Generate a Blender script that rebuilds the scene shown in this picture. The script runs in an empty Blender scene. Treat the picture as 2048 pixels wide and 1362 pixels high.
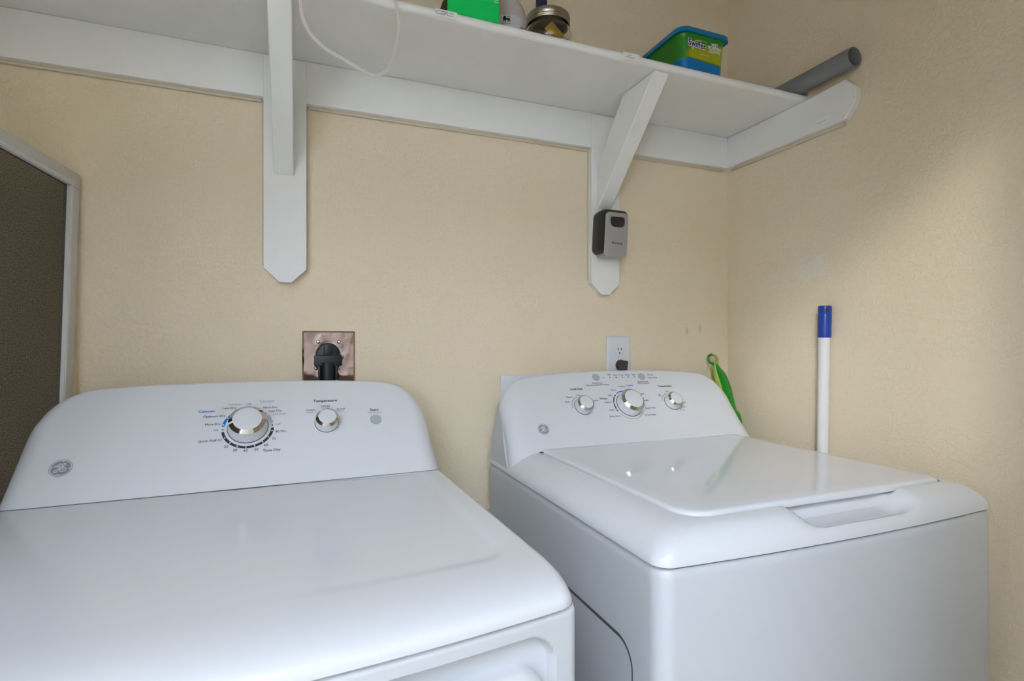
import bpy, bmesh, math, random
from mathutils import Vector, Matrix
random.seed(7)
C = bpy.context.scene.collection
SC = bpy.context.scene
PI = math.pi

# ------------------------------------------------------------------ camera, world, lights, exposure
cam_d = bpy.data.cameras.new('camera'); cam = bpy.data.objects.new('camera', cam_d); C.objects.link(cam)
cam_d.sensor_width = 36.0; cam_d.lens = 36.0 * 1063.2 / 2048.0
cam_d.shift_y = 6.0 / 2048.0
cam_d.clip_start = 0.02
cam.location = (0.0, -1.203, 1.18)
cam.rotation_euler = (PI / 2, 0, -0.3755)
SC.camera = cam

wd = bpy.data.worlds.new('daylight'); SC.world = wd; wd.use_nodes = True
bg = wd.node_tree.nodes['Background']
bg.inputs[0].default_value = (0.71, 0.815, 1.0, 1); bg.inputs[1].default_value = 13.0

def lamp(name, kind, loc, energy, color, **kw):
    d = bpy.data.lights.new(name, kind); d.energy = energy; d.color = color
    for k, v in kw.items(): setattr(d, k, v)
    o = bpy.data.objects.new(name, d); C.objects.link(o); o.location = loc
    return o
def aim(o, tgt):
    o.rotation_euler = (Vector(tgt) - o.location).to_track_quat('-Z', 'Y').to_euler()

hall_spot = lamp('hall_downlight', 'SPOT', (-1.42, -2.96, 3.26), 215, (0.92, 0.93, 0.95),
                 spot_size=math.radians(19), spot_blend=0.7, shadow_soft_size=0.13)
aim(hall_spot, (1.1456, -0.44, 1.30))

SC.view_settings.view_transform = 'Standard'
SC.view_settings.look = 'None'
SC.view_settings.gamma = 1.0
SC.view_settings.use_curve_mapping = False
SC.view_settings.exposure = 0.09

# ------------------------------------------------------------------ materials
def srgb(r, g, b):
    f = lambda c: c / 12.92 if c <= 0.04045 else ((c + 0.055) / 1.055) ** 2.4
    return (f(r / 255), f(g / 255), f(b / 255), 1)
def mat(name, col, rough=0.5, metal=0.0, spec=0.5, coat=0.0, coat_rough=0.05, trans=0.0, ior=1.45):
    m = bpy.data.materials.new(name); m.use_nodes = True
    b = m.node_tree.nodes['Principled BSDF']
    b.inputs['Base Color'].default_value = col if len(col) == 4 else (*col, 1)
    b.inputs['Roughness'].default_value = rough; b.inputs['Metallic'].default_value = metal
    b.inputs['Specular IOR Level'].default_value = spec
    b.inputs['Coat Weight'].default_value = coat; b.inputs['Coat Roughness'].default_value = coat_rough
    b.inputs['Transmission Weight'].default_value = trans; b.inputs['IOR'].default_value = ior
    return m
def N(m, t, **kw):
    n = m.node_tree.nodes.new(t)
    for k, v in kw.items(): setattr(n, k, v)
    return n
def L(m, a, b): m.node_tree.links.new(a, b)
def bsdf(m): return m.node_tree.nodes['Principled BSDF']
def coords(m): return N(m, 'ShaderNodeTexCoord').outputs['Object']
def noise(m, scale, detail=3, rough=0.5, vec=None):
    n = N(m, 'ShaderNodeTexNoise'); n.inputs['Scale'].default_value = scale
    n.inputs['Detail'].default_value = detail; n.inputs['Roughness'].default_value = rough
    L(m, vec or coords(m), n.inputs['Vector']); return n
def maprange(m, src, a, b, c=0.0, d=1.0):
    n = N(m, 'ShaderNodeMapRange'); n.interpolation_type = 'SMOOTHSTEP'
    for i, v in enumerate((a, b, c, d)): n.inputs[i + 1].default_value = v
    L(m, src, n.inputs[0]); return n.outputs[0]
def mixcol(m, fac, a, b):
    n = N(m, 'ShaderNodeMix'); n.data_type = 'RGBA'
    for s, v in ((6, a), (7, b)):
        if hasattr(v, 'is_linked') or hasattr(v, 'links'): L(m, v, n.inputs[s])
        else: n.inputs[s].default_value = v
    if hasattr(fac, 'links'): L(m, fac, n.inputs[0])
    else: n.inputs[0].default_value = fac
    return n.outputs[2]
def bump(m, h, strength, dist):
    n = N(m, 'ShaderNodeBump'); n.inputs['Strength'].default_value = strength; n.inputs['Distance'].default_value = dist
    L(m, h, n.inputs['Height']); L(m, n.outputs[0], bsdf(m).inputs['Normal']); return n
def math2(m, op, a, b):
    n = N(m, 'ShaderNodeMath', operation=op)
    for i, v in enumerate((a, b)):
        if hasattr(v, 'links'): L(m, v, n.inputs[i])
        else: n.inputs[i].default_value = v
    return n.outputs[0]

WALLCOL = (0.82, 0.70, 0.505, 1)
def wall_material(name, patches, marks=()):
    m = mat(name, WALLCOL, 0.62, spec=0.35)
    co = coords(m)
    big = noise(m, 1.6, 2, vec=co)
    col = mixcol(m, maprange(m, big.outputs[0], 0.3, 0.7), (WALLCOL[0] * .97, WALLCOL[1] * .965, WALLCOL[2] * .95, 1), (WALLCOL[0] * 1.03, WALLCOL[1] * 1.03, WALLCOL[2] * 1.04, 1))
    ns = noise(m, 40, 3, vec=co)
    for (c, half, colr, amt) in patches:                      # spackled repair patches and grubby marks
        mp = N(m, 'ShaderNodeMapping', vector_type='POINT'); L(m, co, mp.inputs[0])
        mp.inputs['Scale'].default_value = tuple(1 / h for h in half)
        mp.inputs['Location'].default_value = tuple(-c[i] / half[i] for i in range(3))
        ln = N(m, 'ShaderNodeVectorMath', operation='LENGTH'); L(m, mp.outputs[0], ln.inputs[0])
        s = math2(m, 'ADD', ln.outputs['Value'], math2(m, 'MULTIPLY', math2(m, 'SUBTRACT', ns.outputs[0], 0.5), 0.9))
        f = maprange(m, s, 0.55, 1.1, amt, 0.0)
        col = mixcol(m, f, col, colr)
    L(m, col, bsdf(m).inputs['Base Color'])
    # knock-down / orange peel plaster texture
    n1 = noise(m, 120, 4, 0.55, vec=co)
    n2 = noise(m, 300, 2, 0.5, vec=co)
    h = math2(m, 'ADD', maprange(m, n1.outputs[0], 0.42, 0.62), math2(m, 'MULTIPLY', n2.outputs[0], 0.35))
    bump(m, h, 0.42, 0.0012)
    return m
M = {}
GREYP = (0.84, 0.79, 0.68, 1)
M['wall_back'] = wall_material('wall_paint_back', [((0.545, 0, 1.405), (0.035, 1, 0.025), (0.78, 0.68, 0.52, 1), .35),
                               ((1.0, 0, 1.215), (0.006, 1, 0.012), (0.45, 0.34, 0.20, 1), .4),
                               ((1.045, 0, 1.222), (0.008, 1, 0.014), (0.45, 0.34, 0.20, 1), .3)])
M['wall_right'] = wall_material('wall_paint_right', [((1.1456, -0.275, 1.36), (1, 0.055, 0.035), GREYP, .6),
                                ((1.1456, -0.25, 1.385), (1, 0.02, 0.02), (0.8, 0.72, 0.6, 1), .4),
                                ((1.1456, -0.62, 0.845), (1, 0.008, 0.02), (0.3, 0.22, 0.12, 1), .35)])
M['wall_plain'] = wall_material('wall_paint_plain', [])
M['ceiling'] = mat('ceiling_paint', (0.78, 0.72, 0.62), 0.8)
M['hall'] = mat('hall_paint', (0.68, 0.64, 0.56), 0.7)
M['trim'] = mat('white_trim_paint', (0.755, 0.74, 0.69), 0.38)
_n = noise(M['trim'], 6, 4); L(M['trim'], mixcol(M['trim'], maprange(M['trim'], _n.outputs[0], .35, .7), (0.86, 0.85, 0.81, 1), (0.82, 0.81, 0.765, 1)), bsdf(M['trim']).inputs['Base Color'])
_n2 = noise(M['trim'], 55, 3); bump(M['trim'], _n2.outputs[0], 0.12, 0.0008)
M['caulk'] = mat('cream_caulk', (0.66, 0.58, 0.44), 0.6)
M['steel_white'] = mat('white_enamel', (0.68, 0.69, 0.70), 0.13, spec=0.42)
M['side_white_shaded'] = mat('shaded_cabinet_enamel', (0.57, 0.585, 0.60), 0.34)  # shade put into the white enamel so the cabinet fronts come out dimmer
M['plastic_white'] = mat('white_plastic', (0.685, 0.692, 0.70), 0.28)
M['lid_white'] = mat('lid_enamel', (0.70, 0.71, 0.72), 0.05, spec=0.45)
M['grey_plate'] = mat('galvanised_grey_plate', (0.56, 0.57, 0.58), 0.42)
M['plate_white'] = mat('white_wall_plate', (0.70, 0.71, 0.71), 0.35)
M['chrome'] = mat('chrome', (0.60, 0.59, 0.585), 0.05, metal=1.0)
M['steel_mirror'] = mat('mirror_steel_plate', (0.36, 0.28, 0.268), 0.16, metal=1.0)
_n = noise(M['steel_mirror'], 22, 2); bump(M['steel_mirror'], _n.outputs[0], 0.8, 0.010)
M['brass_screw'] = mat('screw_metal', (0.85, 0.80, 0.70), 0.2, metal=1.0)
M['black'] = mat('black_rubber', (0.012, 0.013, 0.016), 0.42)
M['dark_gap'] = mat('dark_gap', (0.03, 0.03, 0.035), 0.7)
M['shade_grey'] = mat('shade_grey', (0.10, 0.105, 0.115), 0.6)
M['plug_brown'] = mat('dark_brown_plug', (0.055, 0.045, 0.036), 0.35)
M['button_grey'] = mat('grey_button', (0.40, 0.44, 0.45), 0.4)
M['ink'] = mat('dark_ink', (0.025, 0.027, 0.045), 0.5)
M['ink_soft'] = mat('soft_ink', (0.16, 0.165, 0.19), 0.5)
M['ink_blue'] = mat('blue_ink', (0.0, 0.20, 0.66), 0.45)
M['ink_grey'] = mat('grey_ink', (0.42, 0.44, 0.47), 0.5)
M['ink_dial'] = mat('navy_dial_ink', (0.022, 0.024, 0.055), 0.4)
M['led'] = mat('green_indicator', (0.12, 0.42, 0.16), 0.4)
M['badge_grey'] = mat('badge_grey', (0.27, 0.285, 0.31), 0.35)
M['badge_light'] = mat('badge_light', (0.62, 0.64, 0.67), 0.3)
M['dot_white'] = mat('white_dot_ink', (0.82, 0.82, 0.83), 0.4)
M['mop_white'] = mat('white_handle', (0.80, 0.80, 0.80), 0.3)
M['mop_blue'] = mat('blue_plastic', (0.012, 0.055, 0.36), 0.32)
M['brush_green'] = mat('green_plastic', (0.005, 0.24, 0.008), 0.2, coat=0.5)
M['brush_lime'] = mat('lime_grip', (0.36, 0.40, 0.05), 0.4)
M['pvc'] = mat('grey_pvc', (0.20, 0.205, 0.205), 0.4)
M['cord'] = mat('white_cord', (0.74, 0.68, 0.63), 0.4)
M['box_green'] = mat('green_card', (0.004, 0.60, 0.12), 0.28)
M['box_dark'] = mat('dark_green_card', (0.02, 0.14, 0.03), 0.5)
M['box_brown'] = mat('brown_card', (0.07, 0.035, 0.012), 0.7)
M['jug'] = mat('milky_jug', (0.58, 0.52, 0.47), 0.35)
M['jug_label'] = mat('jug_label', (0.66, 0.645, 0.63), 0.4)
M['lion'] = mat('lion_ink', (0.018, 0.012, 0.010), 0.5)
M['blue_text'] = mat('navy_text', (0.02, 0.07, 0.27), 0.5)
M['red_text'] = mat('red_text', (0.45, 0.05, 0.06), 0.5)
M['glass'] = mat('jar_glass', (0.96, 0.97, 0.95), 0.02, trans=1.0, ior=1.45)
M['jar_lid'] = mat('jar_lid_metal', (0.40, 0.36, 0.29), 0.33, metal=1.0)
M['packet_gold'] = mat('gold_packet', (0.55, 0.33, 0.04), 0.35)
M['packet_foil'] = mat('foil_packet', (0.45, 0.43, 0.42), 0.3, metal=0.8)
M['packet_blue'] = mat('blue_white_packet', (0.55, 0.64, 0.78), 0.4)
M['navy'] = mat('navy_plastic', (0.02, 0.022, 0.07), 0.4)
M['tub_lid'] = mat('tub_lid_blue', (0.0, 0.17, 0.36), 0.3)
M['tub_yellow_film'] = mat('yellow_film', (0.45, 0.42, 0.02), 0.3)
M['white_text'] = mat('white_print', (0.80, 0.83, 0.80), 0.4)
M['swif_blue'] = mat('dark_blue_print', (0.02, 0.02, 0.13), 0.4)
M['teal_text'] = mat('pale_teal_print', (0.35, 0.62, 0.55), 0.4)
M['sticker'] = mat('white_sticker', (0.86, 0.86, 0.83), 0.45)
M['lock_black'] = mat('lockbox_black', (0.028, 0.024, 0.021), 0.4)
M['lock_grey'] = mat('lockbox_grey', (0.40, 0.40, 0.40), 0.38, metal=0.25)
M['screen_frame'] = mat('screen_frame', (0.66, 0.65, 0.62), 0.4)
M['spline'] = mat('screen_spline', (0.72, 0.73, 0.74), 0.5)
M['floor'] = mat('floor_vinyl', (0.34, 0.30, 0.26), 0.5)
_n = noise(M['floor'], 12, 5); L(M['floor'], mixcol(M['floor'], _n.outputs[0], (0.44, 0.41, 0.37, 1), (0.52, 0.49, 0.45, 1)), bsdf(M['floor']).inputs['Base Color'])
# fine woven screen mesh: mostly dark, a little see-through
def screen_mesh_material():
    m = mat('screen_mesh', (0.022, 0.017, 0.011), 0.85, spec=0.2)
    wv = noise(m, 420, 2)
    hole = maprange(m, wv.outputs[0], .3, .7, .14, .30)
    tr = N(m, 'ShaderNodeBsdfTransparent'); mx = N(m, 'ShaderNodeMixShader')
    L(m, hole, mx.inputs[0]); L(m, bsdf(m).outputs[0], mx.inputs[1]); L(m, tr.outputs[0], mx.inputs[2])
    L(m, mx.outputs[0], m.node_tree.nodes['Material Output'].inputs[0])
    return m
M['screen_mesh'] = screen_mesh_material()

# ------------------------------------------------------------------ helpers
def obj(name, verts, faces, mats, parent=None, mi=None, smooth=True, loc=(0, 0, 0)):
    """link one mesh object; verts are given in the parent's (or the world's) coordinates"""
    me = bpy.data.meshes.new(name)
    me.from_pydata([tuple(v) for v in verts], [], faces)
    mats = mats if isinstance(mats, (list, tuple)) else [mats]
    for m in mats: me.materials.append(m)
    if mi is not None: me.polygons.foreach_set('material_index', mi)
    bm = bmesh.new(); bm.from_mesh(me); bmesh.ops.recalc_face_normals(bm, faces=bm.faces); bm.to_mesh(me); bm.free()
    if smooth:
        me.polygons.foreach_set('use_smooth', [True] * len(me.polygons))
        me.set_sharp_from_angle(angle=math.radians(38))
    me.update()
    o = bpy.data.objects.new(name, me); C.objects.link(o); o.location = loc
    if parent: o.parent = parent
    return o
class MB:
    """collects shapes into ONE mesh"""
    def __init__(s): s.v = []; s.f = []; s.mi = []
    def add(s, verts, faces, mi=0):
        b = len(s.v); s.v += [Vector(v) for v in verts]; s.f += [tuple(i + b for i in f) for f in faces]; s.mi += [mi] * len(faces)
    def build(s, name, mats, parent=None, smooth=True, loc=(0, 0, 0)):
        return obj(name, s.v, s.f, mats, parent, s.mi, smooth, loc)
def thing(name, label, cat, loc, rotz=0.0, group=None):
    o = bpy.data.objects.new(name, None); C.objects.link(o); o.empty_display_size = 0.05
    o.location = loc; o.rotation_euler = (0, 0, rotz); o['label'] = label; o['category'] = cat
    if group: o['group'] = group
    return o
def tag(o, label, cat, group=None):
    o['label'] = label; o['category'] = cat
    if group: o['group'] = group
    return o
def rel(verts, org): return [Vector(v) - Vector(org) for v in verts]
def box(x0, x1, y0, y1, z0, z1, bev=0.0, seg=2):
    bm = bmesh.new(); bmesh.ops.create_cube(bm, size=1.0)
    for v in bm.verts: v.co = Vector(((x0 + x1) / 2 + v.co.x * (x1 - x0), (y0 + y1) / 2 + v.co.y * (y1 - y0), (z0 + z1) / 2 + v.co.z * (z1 - z0)))
    if bev > 0: bmesh.ops.bevel(bm, geom=list(bm.edges), offset=bev, segments=seg, affect='EDGES', profile=0.5)
    v = [x.co.copy() for x in bm.verts]; bm.verts.index_update(); f = [tuple(q.index for q in p.verts) for p in bm.faces]; bm.free()
    return v, f
def prism(poly, fn, d0, d1, bev=0.0, seg=2):
    """poly in 2D, fn(a,b,d)->3D; extruded from d0 to d1"""
    bm = bmesh.new()
    a = [bm.verts.new(fn(p[0], p[1], d0)) for p in poly]; b = [bm.verts.new(fn(p[0], p[1], d1)) for p in poly]
    n = len(poly)
    bm.faces.new(a); bm.faces.new(b[::-1])
    for i in range(n): bm.faces.new((a[i], b[i], b[(i + 1) % n], a[(i + 1) % n]))
    bmesh.ops.recalc_face_normals(bm, faces=bm.faces)
    if bev > 0: bmesh.ops.bevel(bm, geom=list(bm.edges), offset=bev, segments=seg, affect='EDGES', profile=0.5)
    v = [x.co.copy() for x in bm.verts]; bm.verts.index_update(); f = [tuple(q.index for q in p.verts) for p in bm.faces]; bm.free()
    return v, f
def loft(loops, cap0=True, cap1=True, closed=True):
    n = len(loops[0]); v = [Vector(p) for l in loops for p in l]; f = []
    for k in range(len(loops) - 1):
        for i in range(n if closed else n - 1):
            j = (i + 1) % n
            f.append((k * n + i, k * n + j, (k + 1) * n + j, (k + 1) * n + i))
    if cap0: f.append(tuple(range(n))[::-1])
    if cap1: f.append(tuple((len(loops) - 1) * n + i for i in range(n)))
    return v, f
def grid(nx, ny, fn):
    v = [Vector(fn(i, j)) for j in range(ny) for i in range(nx)]
    f = [(j * nx + i, j * nx + i + 1, (j + 1) * nx + i + 1, (j + 1) * nx + i) for j in range(ny - 1) for i in range(nx - 1)]
    return v, f
def rrect(x0, x1, y0, y1, rs, nc=8, ne=1):
    """rounded rectangle outline CCW; rs = (r at x0y0, x1y0, x1y1, x0y1); ne extra points per edge"""
    pts = []; cs = [(x0, y0, PI, rs[0]), (x1, y0, 1.5 * PI, rs[1]), (x1, y1, 0, rs[2]), (x0, y1, 0.5 * PI, rs[3])]
    for k, (cx, cy, a0, r) in enumerate(cs):
        ox = cx + r if k in (0, 3) else cx - r; oy = cy + r if k in (0, 1) else cy - r
        for i in range(nc + 1):
            a = a0 + 0.5 * PI * i / nc; pts.append((ox + r * math.cos(a), oy + r * math.sin(a)))
        nx = cs[(k + 1) % 4]; r2 = nx[3]
        e = (nx[0] + (r2 if (k + 1) % 4 in (0, 3) else -r2) , nx[1] + (r2 if (k + 1) % 4 in (0, 1) else -r2))
        a1 = nx[2]; q = (e[0] + r2 * math.cos(a1), e[1] + r2 * math.sin(a1)); p = pts[-1]
        for i in range(1, ne + 1):
            t = i / (ne + 1); pts.append((p[0] + (q[0] - p[0]) * t, p[1] + (q[1] - p[1]) * t))
    return pts
def smooth_path(pts, n):
    pts = [Vector(p) for p in pts]; P = [pts[0] * 2 - pts[1]] + pts + [pts[-1] * 2 - pts[-2]]; out = []
    for k in range(1, len(P) - 2):
        for i in range(n):
            t = i / n
            out.append(0.5 * ((2 * P[k]) + (P[k + 1] - P[k - 1]) * t + (2 * P[k - 1] - 5 * P[k] + 4 * P[k + 1] - P[k + 2]) * t * t + (3 * P[k] - P[k - 1] - 3 * P[k + 1] + P[k + 2]) * t ** 3))
    out.append(pts[-1]); return out
def tube(path, radii, n=12, cap=True):
    path = [Vector(p) for p in path]
    if not isinstance(radii, (list, tuple)): radii = [radii] * len(path)
    loops = []; t0 = (path[1] - path[0]).normalized(); u = t0.orthogonal().normalized()
    for i, p in enumerate(path):
        t = (path[min(i + 1, len(path) - 1)] - path[max(i - 1, 0)]).normalized()
        u = (u - t * u.dot(t)).normalized(); w = t.cross(u)
        loops.append([p + (u * math.cos(2 * PI * k / n) + w * math.sin(2 * PI * k / n)) * radii[i] for k in range(n)])
    return loft(loops, cap, cap)
def lathe(prof, c=(0, 0, 0), ex=(1, 0, 0), ey=(0, 1, 0), ez=(0, 0, 1), n=48, cap0=True, cap1=True):
    c, ex, ey, ez = map(Vector, (c, ex, ey, ez))
    return loft([[c + (ex * math.cos(2 * PI * k / n) + ey * math.sin(2 * PI * k / n)) * r + ez * h for k in range(n)] for r, h in prof], cap0, cap1)
def sst(a, b, x):
    t = min(1, max(0, (x - a) / (b - a))); return t * t * (3 - 2 * t)

# ------------------------------------------------------------------ lettering on a plane
class Plane:
    def __init__(s, p0, ex, et): s.p0 = Vector(p0); s.ex = Vector(ex).normalized(); s.et = Vector(et).normalized(); s.n = s.ex.cross(s.et)
    def P(s, x, t, h=0.0): return s.p0 + s.ex * x + s.et * t + s.n * h
_tc = {}
def text_mesh(txt, bold=0.0):
    if (txt, bold) in _tc: return _tc[(txt, bold)]
    cu = bpy.data.curves.new('t', 'FONT'); cu.body = txt; cu.size = 1.0; cu.resolution_u = 3; cu.offset = bold
    o = bpy.data.objects.new('t', cu); C.objects.link(o)
    bpy.context.view_layer.update()
    me = bpy.data.meshes.new_from_object(o.evaluated_get(bpy.context.evaluated_depsgraph_get()))
    v = [p.co.copy() for p in me.vertices]; f = [tuple(p.vertices) for p in me.polygons]
    bpy.data.objects.remove(o); bpy.data.curves.remove(cu); bpy.data.meshes.remove(me)
    _tc[(txt, bold)] = (v, f); return v, f
def put_text(mb, pl, txt, x0, x1, t, mi=0, bold=0.0, h=0.0004, squash=1.0, shear=0.0):
    v, f = text_mesh(txt)
    if bold > 0:                                               # heavier strokes: the same letters laid a hair apart
        for dx, dt in ((-1, 0), (1, 0), (0, .8), (0, -.8)):
            k = bold * (x1 - x0) / (max(p.x for p in v) - min(p.x for p in v))
            put_text(mb, pl, txt, x0 + dx * k, x1 + dx * k, t + dt * k, mi, 0, h + .00002 * (dx + 2 * dt), squash, shear)
    a = min(p.x for p in v); b = max(p.x for p in v); s = (x1 - x0) / (b - a)
    mb.add([pl.P(x0 + (p.x - a) * s + shear * p.y * s, t + p.y * s * squash, h) for p in v], f, mi)
def arc_band(mb, pl, cx, ct, r0, r1, a0, a1, mi=0, h=0.0004, n=40, round_ends=True):
    rm = (r0 + r1) / 2; w = (r1 - r0) / 2; out = []; inn = []
    for i in range(n + 1):
        a = a0 + (a1 - a0) * i / n
        out.append((cx + r1 * math.cos(a), ct + r1 * math.sin(a))); inn.append((cx + r0 * math.cos(a), ct + r0 * math.sin(a)))
    v = [pl.P(*p, h) for p in out] + [pl.P(*p, h) for p in inn]
    mb.add(v, [(i, i + 1, n + 2 + i, n + 1 + i) for i in range(n)], mi)
    if round_ends:
        for a in (a0, a1): disc(mb, pl, cx + rm * math.cos(a), ct + rm * math.sin(a), w, mi, h - 0.00005)
def disc(mb, pl, cx, ct, r, mi=0, h=0.0005, n=20, rt=None):
    rt = rt or r
    mb.add([pl.P(cx + r * math.cos(2 * PI * i / n), ct + rt * math.sin(2 * PI * i / n), h) for i in range(n)], [tuple(range(n))], mi)
def ribbon(mb, pl, pts, w, mi=0, h=0.0006, sm=6):
    p = smooth_path([(a, b, 0) for a, b in pts], sm); L_ = []; R_ = []
    for i in range(len(p)):
        t = p[min(i + 1, len(p) - 1)] - p[max(i - 1, 0)]; t.normalize(); nrm = Vector((-t.y, t.x, 0)) * w / 2
        L_.append(pl.P(*(p[i] + nrm).xy, h)); R_.append(pl.P(*(p[i] - nrm).xy, h))
    n = len(p); mb.add(L_ + R_, [(i, i + 1, n + i + 1, n + i) for i in range(n - 1)], mi)
def monogram_badge(pl, cx, ct, r, parent):
    mb = MB()
    arc_band(mb, pl, cx, ct, r * 0.94, r, 0, 2 * PI, 0, 0.0004, 48, False)
    disc(mb, pl, cx, ct, r * 0.86, 0, 0.0005, 48)
    k = lambda pts: [(cx + a * r, ct + b * r) for a, b in pts]
    for q in range(4):                                       # the four curls at the rim
        a = PI / 4 + q * PI / 2 + 0.55
        ribbon(mb, pl, [(cx + r * math.cos(a + d) * rr, ct + r * math.sin(a + d) * rr) for d, rr in ((0, .70), (.12, .80), (.35, .87), (.6, .89))], r * 0.09, 1, 0.0007)
    ribbon(mb, pl, k([(-.52, .10), (-.50, .24), (-.36, .22), (-.22, .40), (-.08, .50), (-.02, .36), (-.20, .16), (-.34, .20), (-.28, .34)]), r * .10, 1, .0008)
    ribbon(mb, pl, k([(-.30, .10), (-.12, .12), (-.02, .02), (-.10, -.22), (-.30, -.48), (-.48, -.50), (-.44, -.30), (-.18, -.12), (.06, .0)]), r * .10, 1, .0008)
    ribbon(mb, pl, k([(.04, .16), (.22, .26), (.34, .44), (.24, .52), (.12, .38), (.10, .16), (.26, .06), (.02, .0), (-.02, -.26), (.12, -.44), (.32, -.42), (.46, -.24), (.40, -.04), (.22, -.04), (.16, -.20), (.28, -.26)]), r * .10, 1, .0008)
    return mb.build('badge', [M['badge_grey'], M['badge_light']], parent, smooth=False)
def knob(pl, cx, ct, rb, h, rc, rf, parent, name, notch_deg):
    c = pl.P(cx, ct)
    kw = dict(c=c, ex=pl.ex, ey=pl.et, ez=pl.n, n=64)
    ra = rb * 0.93
    body = lathe([(rb * 1.0, 0.0), (rb, h * .10), (rb * .985, h * .14), (rc * 1.012, h * .78), (rc * 1.0, h * .81), (rf * .95, h * .84)], **kw, cap0=False)
    k = obj(name, body[0], body[1], M['plastic_white'], parent)
    ring = lathe([(rc * .985, h * .805), (rc * 1.006, h * .820), (rc * 1.004, h * .842), (rc * .985, h * .860), (rf * 1.02, h * .985), (rf, h * 1.0), (rf * .985, h * .985)], **kw, cap0=False, cap1=False)
    obj('chrome_ring', ring[0], ring[1], M['chrome'], k)
    cap = lathe([(rf * .99, h * .96), (rf * .99, h * .992), (rf * .97, h * 1.0), (rf * .6, h * 1.012), (0.0004, h * 1.015)], **kw, cap0=False)
    obj('knob_cap', cap[0], cap[1], M['plastic_white'], k)
    a = math.radians(notch_deg); d = Vector((math.cos(a), math.sin(a))); e = Vector((-d.y, d.x)) * rb * 0.05
    q = []
    for rr, hh in ((rf * .96, h * 1.004), (rf * 1.02, h * .992), (rc * .985, h * .868), (rc * 1.012, h * .80)):
        for s in (-1, 1): q.append(pl.P(cx + d.x * rr + s * e.x, ct + d.y * rr + s * e.y, hh + 0.0006))
    obj('pointer_mark', q, [(0, 1, 3, 2), (2, 3, 5, 4), (4, 5, 7, 6)], M['dot_white'], k, smooth=False)
    sk = lathe([(rb * 1.17, 0.0002), (rb * 1.15, 0.0012), (rb * 1.0, 0.0016)], **kw, cap0=False, cap1=False)
    obj('dial_skirt', sk[0], sk[1], M['plastic_white'], k)
    gp = lathe([(rb * 1.035, 0.0017), (rb * 1.0, 0.0030)], **kw, cap0=False, cap1=False)
    obj('shadow_gap', gp[0], gp[1], M['shade_grey'], k)
    return k

# ------------------------------------------------------------------ the setting
XR = 1.1456; XL = -0.85; YF = -1.27; ZC = 2.46; XJ = 0.45; ZH = 2.11
WX0, WX1, WZ0, WZ1 = -2.8, -1.8, 1.2, 2.4                         # hall window
SX0, SX1, SY0, SY1 = -2.7, 0.1, -4.4, -2.3                         # opening added in the hall ceiling for light from above
LW0, LW1, LZ0, LZ1 = -0.98, -0.76, 1.25, 1.55                         # opening added in the side wall to brighten the right wall
def struct(name, b, m):
    o = obj(name, b[0], b[1], m, smooth=False); o['kind'] = 'structure'; return o
struct('floor', box(-3.4, 2.4, -5.0, 0.10, -0.06, 0.0), M['floor'])
# the hall beyond the doorway, with the big window the daylight comes through
HB, HL, HR, HZ = -4.8, -3.2, 2.2, 3.30
mb = MB()
for q in ((HL, SX0, HB, YF - .12), (SX1, HR, HB, YF - .12), (SX0, SX1, HB, SY0), (SX0, SX1, SY1, YF - .12)): mb.add(*box(*q, HZ, HZ + .12))
o = mb.build('ceiling_hall', M['hall'], smooth=False); o['kind'] = 'structure'
struct('wall_hall_left', box(HL - .1, HL, HB, YF - .12, 0, HZ), M['hall'])
struct('wall_hall_right', box(HR, HR + .1, HB, YF - .12, 0, HZ), M['hall'])
mb = MB()
for q in ((HL, XL - .1, YF - .12, YF - .02, 0, HZ), (XR + .1, HR, YF - .12, YF - .02, 0, HZ), (XL - .1, XR + .1, YF - .12, YF - .02, ZC, HZ)): mb.add(*box(*q))
o = mb.build('wall_hall_door', M['hall'], smooth=False); o['kind'] = 'structure'
mb = MB()
for q in ((HL, WX0, HB - .12, HB, 0, HZ), (WX1, HR, HB - .12, HB, 0, HZ), (WX0, WX1, HB - .12, HB, 0, WZ0), (WX0, WX1, HB - .12, HB, WZ1, HZ)): mb.add(*box(*q))
o = mb.build('wall_hall_window', M['hall'], smooth=False); o['kind'] = 'structure'
struct('wall_back', box(XL - .1, XR + .1, 0.0, 0.10, 0.0, ZC), M['wall_back'])
struct('wall_right', box(XR, XR + 0.10, YF - .12, 0.0, 0.0, ZC), M['wall_right'])
mb = MB()
for q in ((YF - .12, LW0, 0, ZC), (LW1, 0, 0, ZC), (LW0, LW1, 0, LZ0), (LW0, LW1, LZ1, ZC)): mb.add(*box(XL - .10, XL, *q))
o = mb.build('wall_left', M['wall_plain'], smooth=False); o['kind'] = 'structure'
struct('ceiling', box(XL - .1, XR + .1, YF - .12, 0.10, ZC, ZC + .06), M['ceiling'])
mb = MB()
mb.add(*box(XJ, XR, YF - 0.12, YF, 0.0, ZC)); mb.add(*box(XL, -0.75, YF - 0.12, YF, 0.0, ZC)); mb.add(*box(-0.75, XJ, YF - 0.12, YF, ZH, ZC))
o = mb.build('wall_front', M['wall_plain'], smooth=False); o['kind'] = 'structure'

# ------------------------------------------------------------------ the shelf
ZS, ZT = 1.766, 1.783                                           # underside and top of the board
sh_org = Vector((0.2, -0.13, ZS))
shelf = thing('wall_shelf', 'long white painted wall shelf running into the corner above both machines', 'shelf', sh_org)
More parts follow.
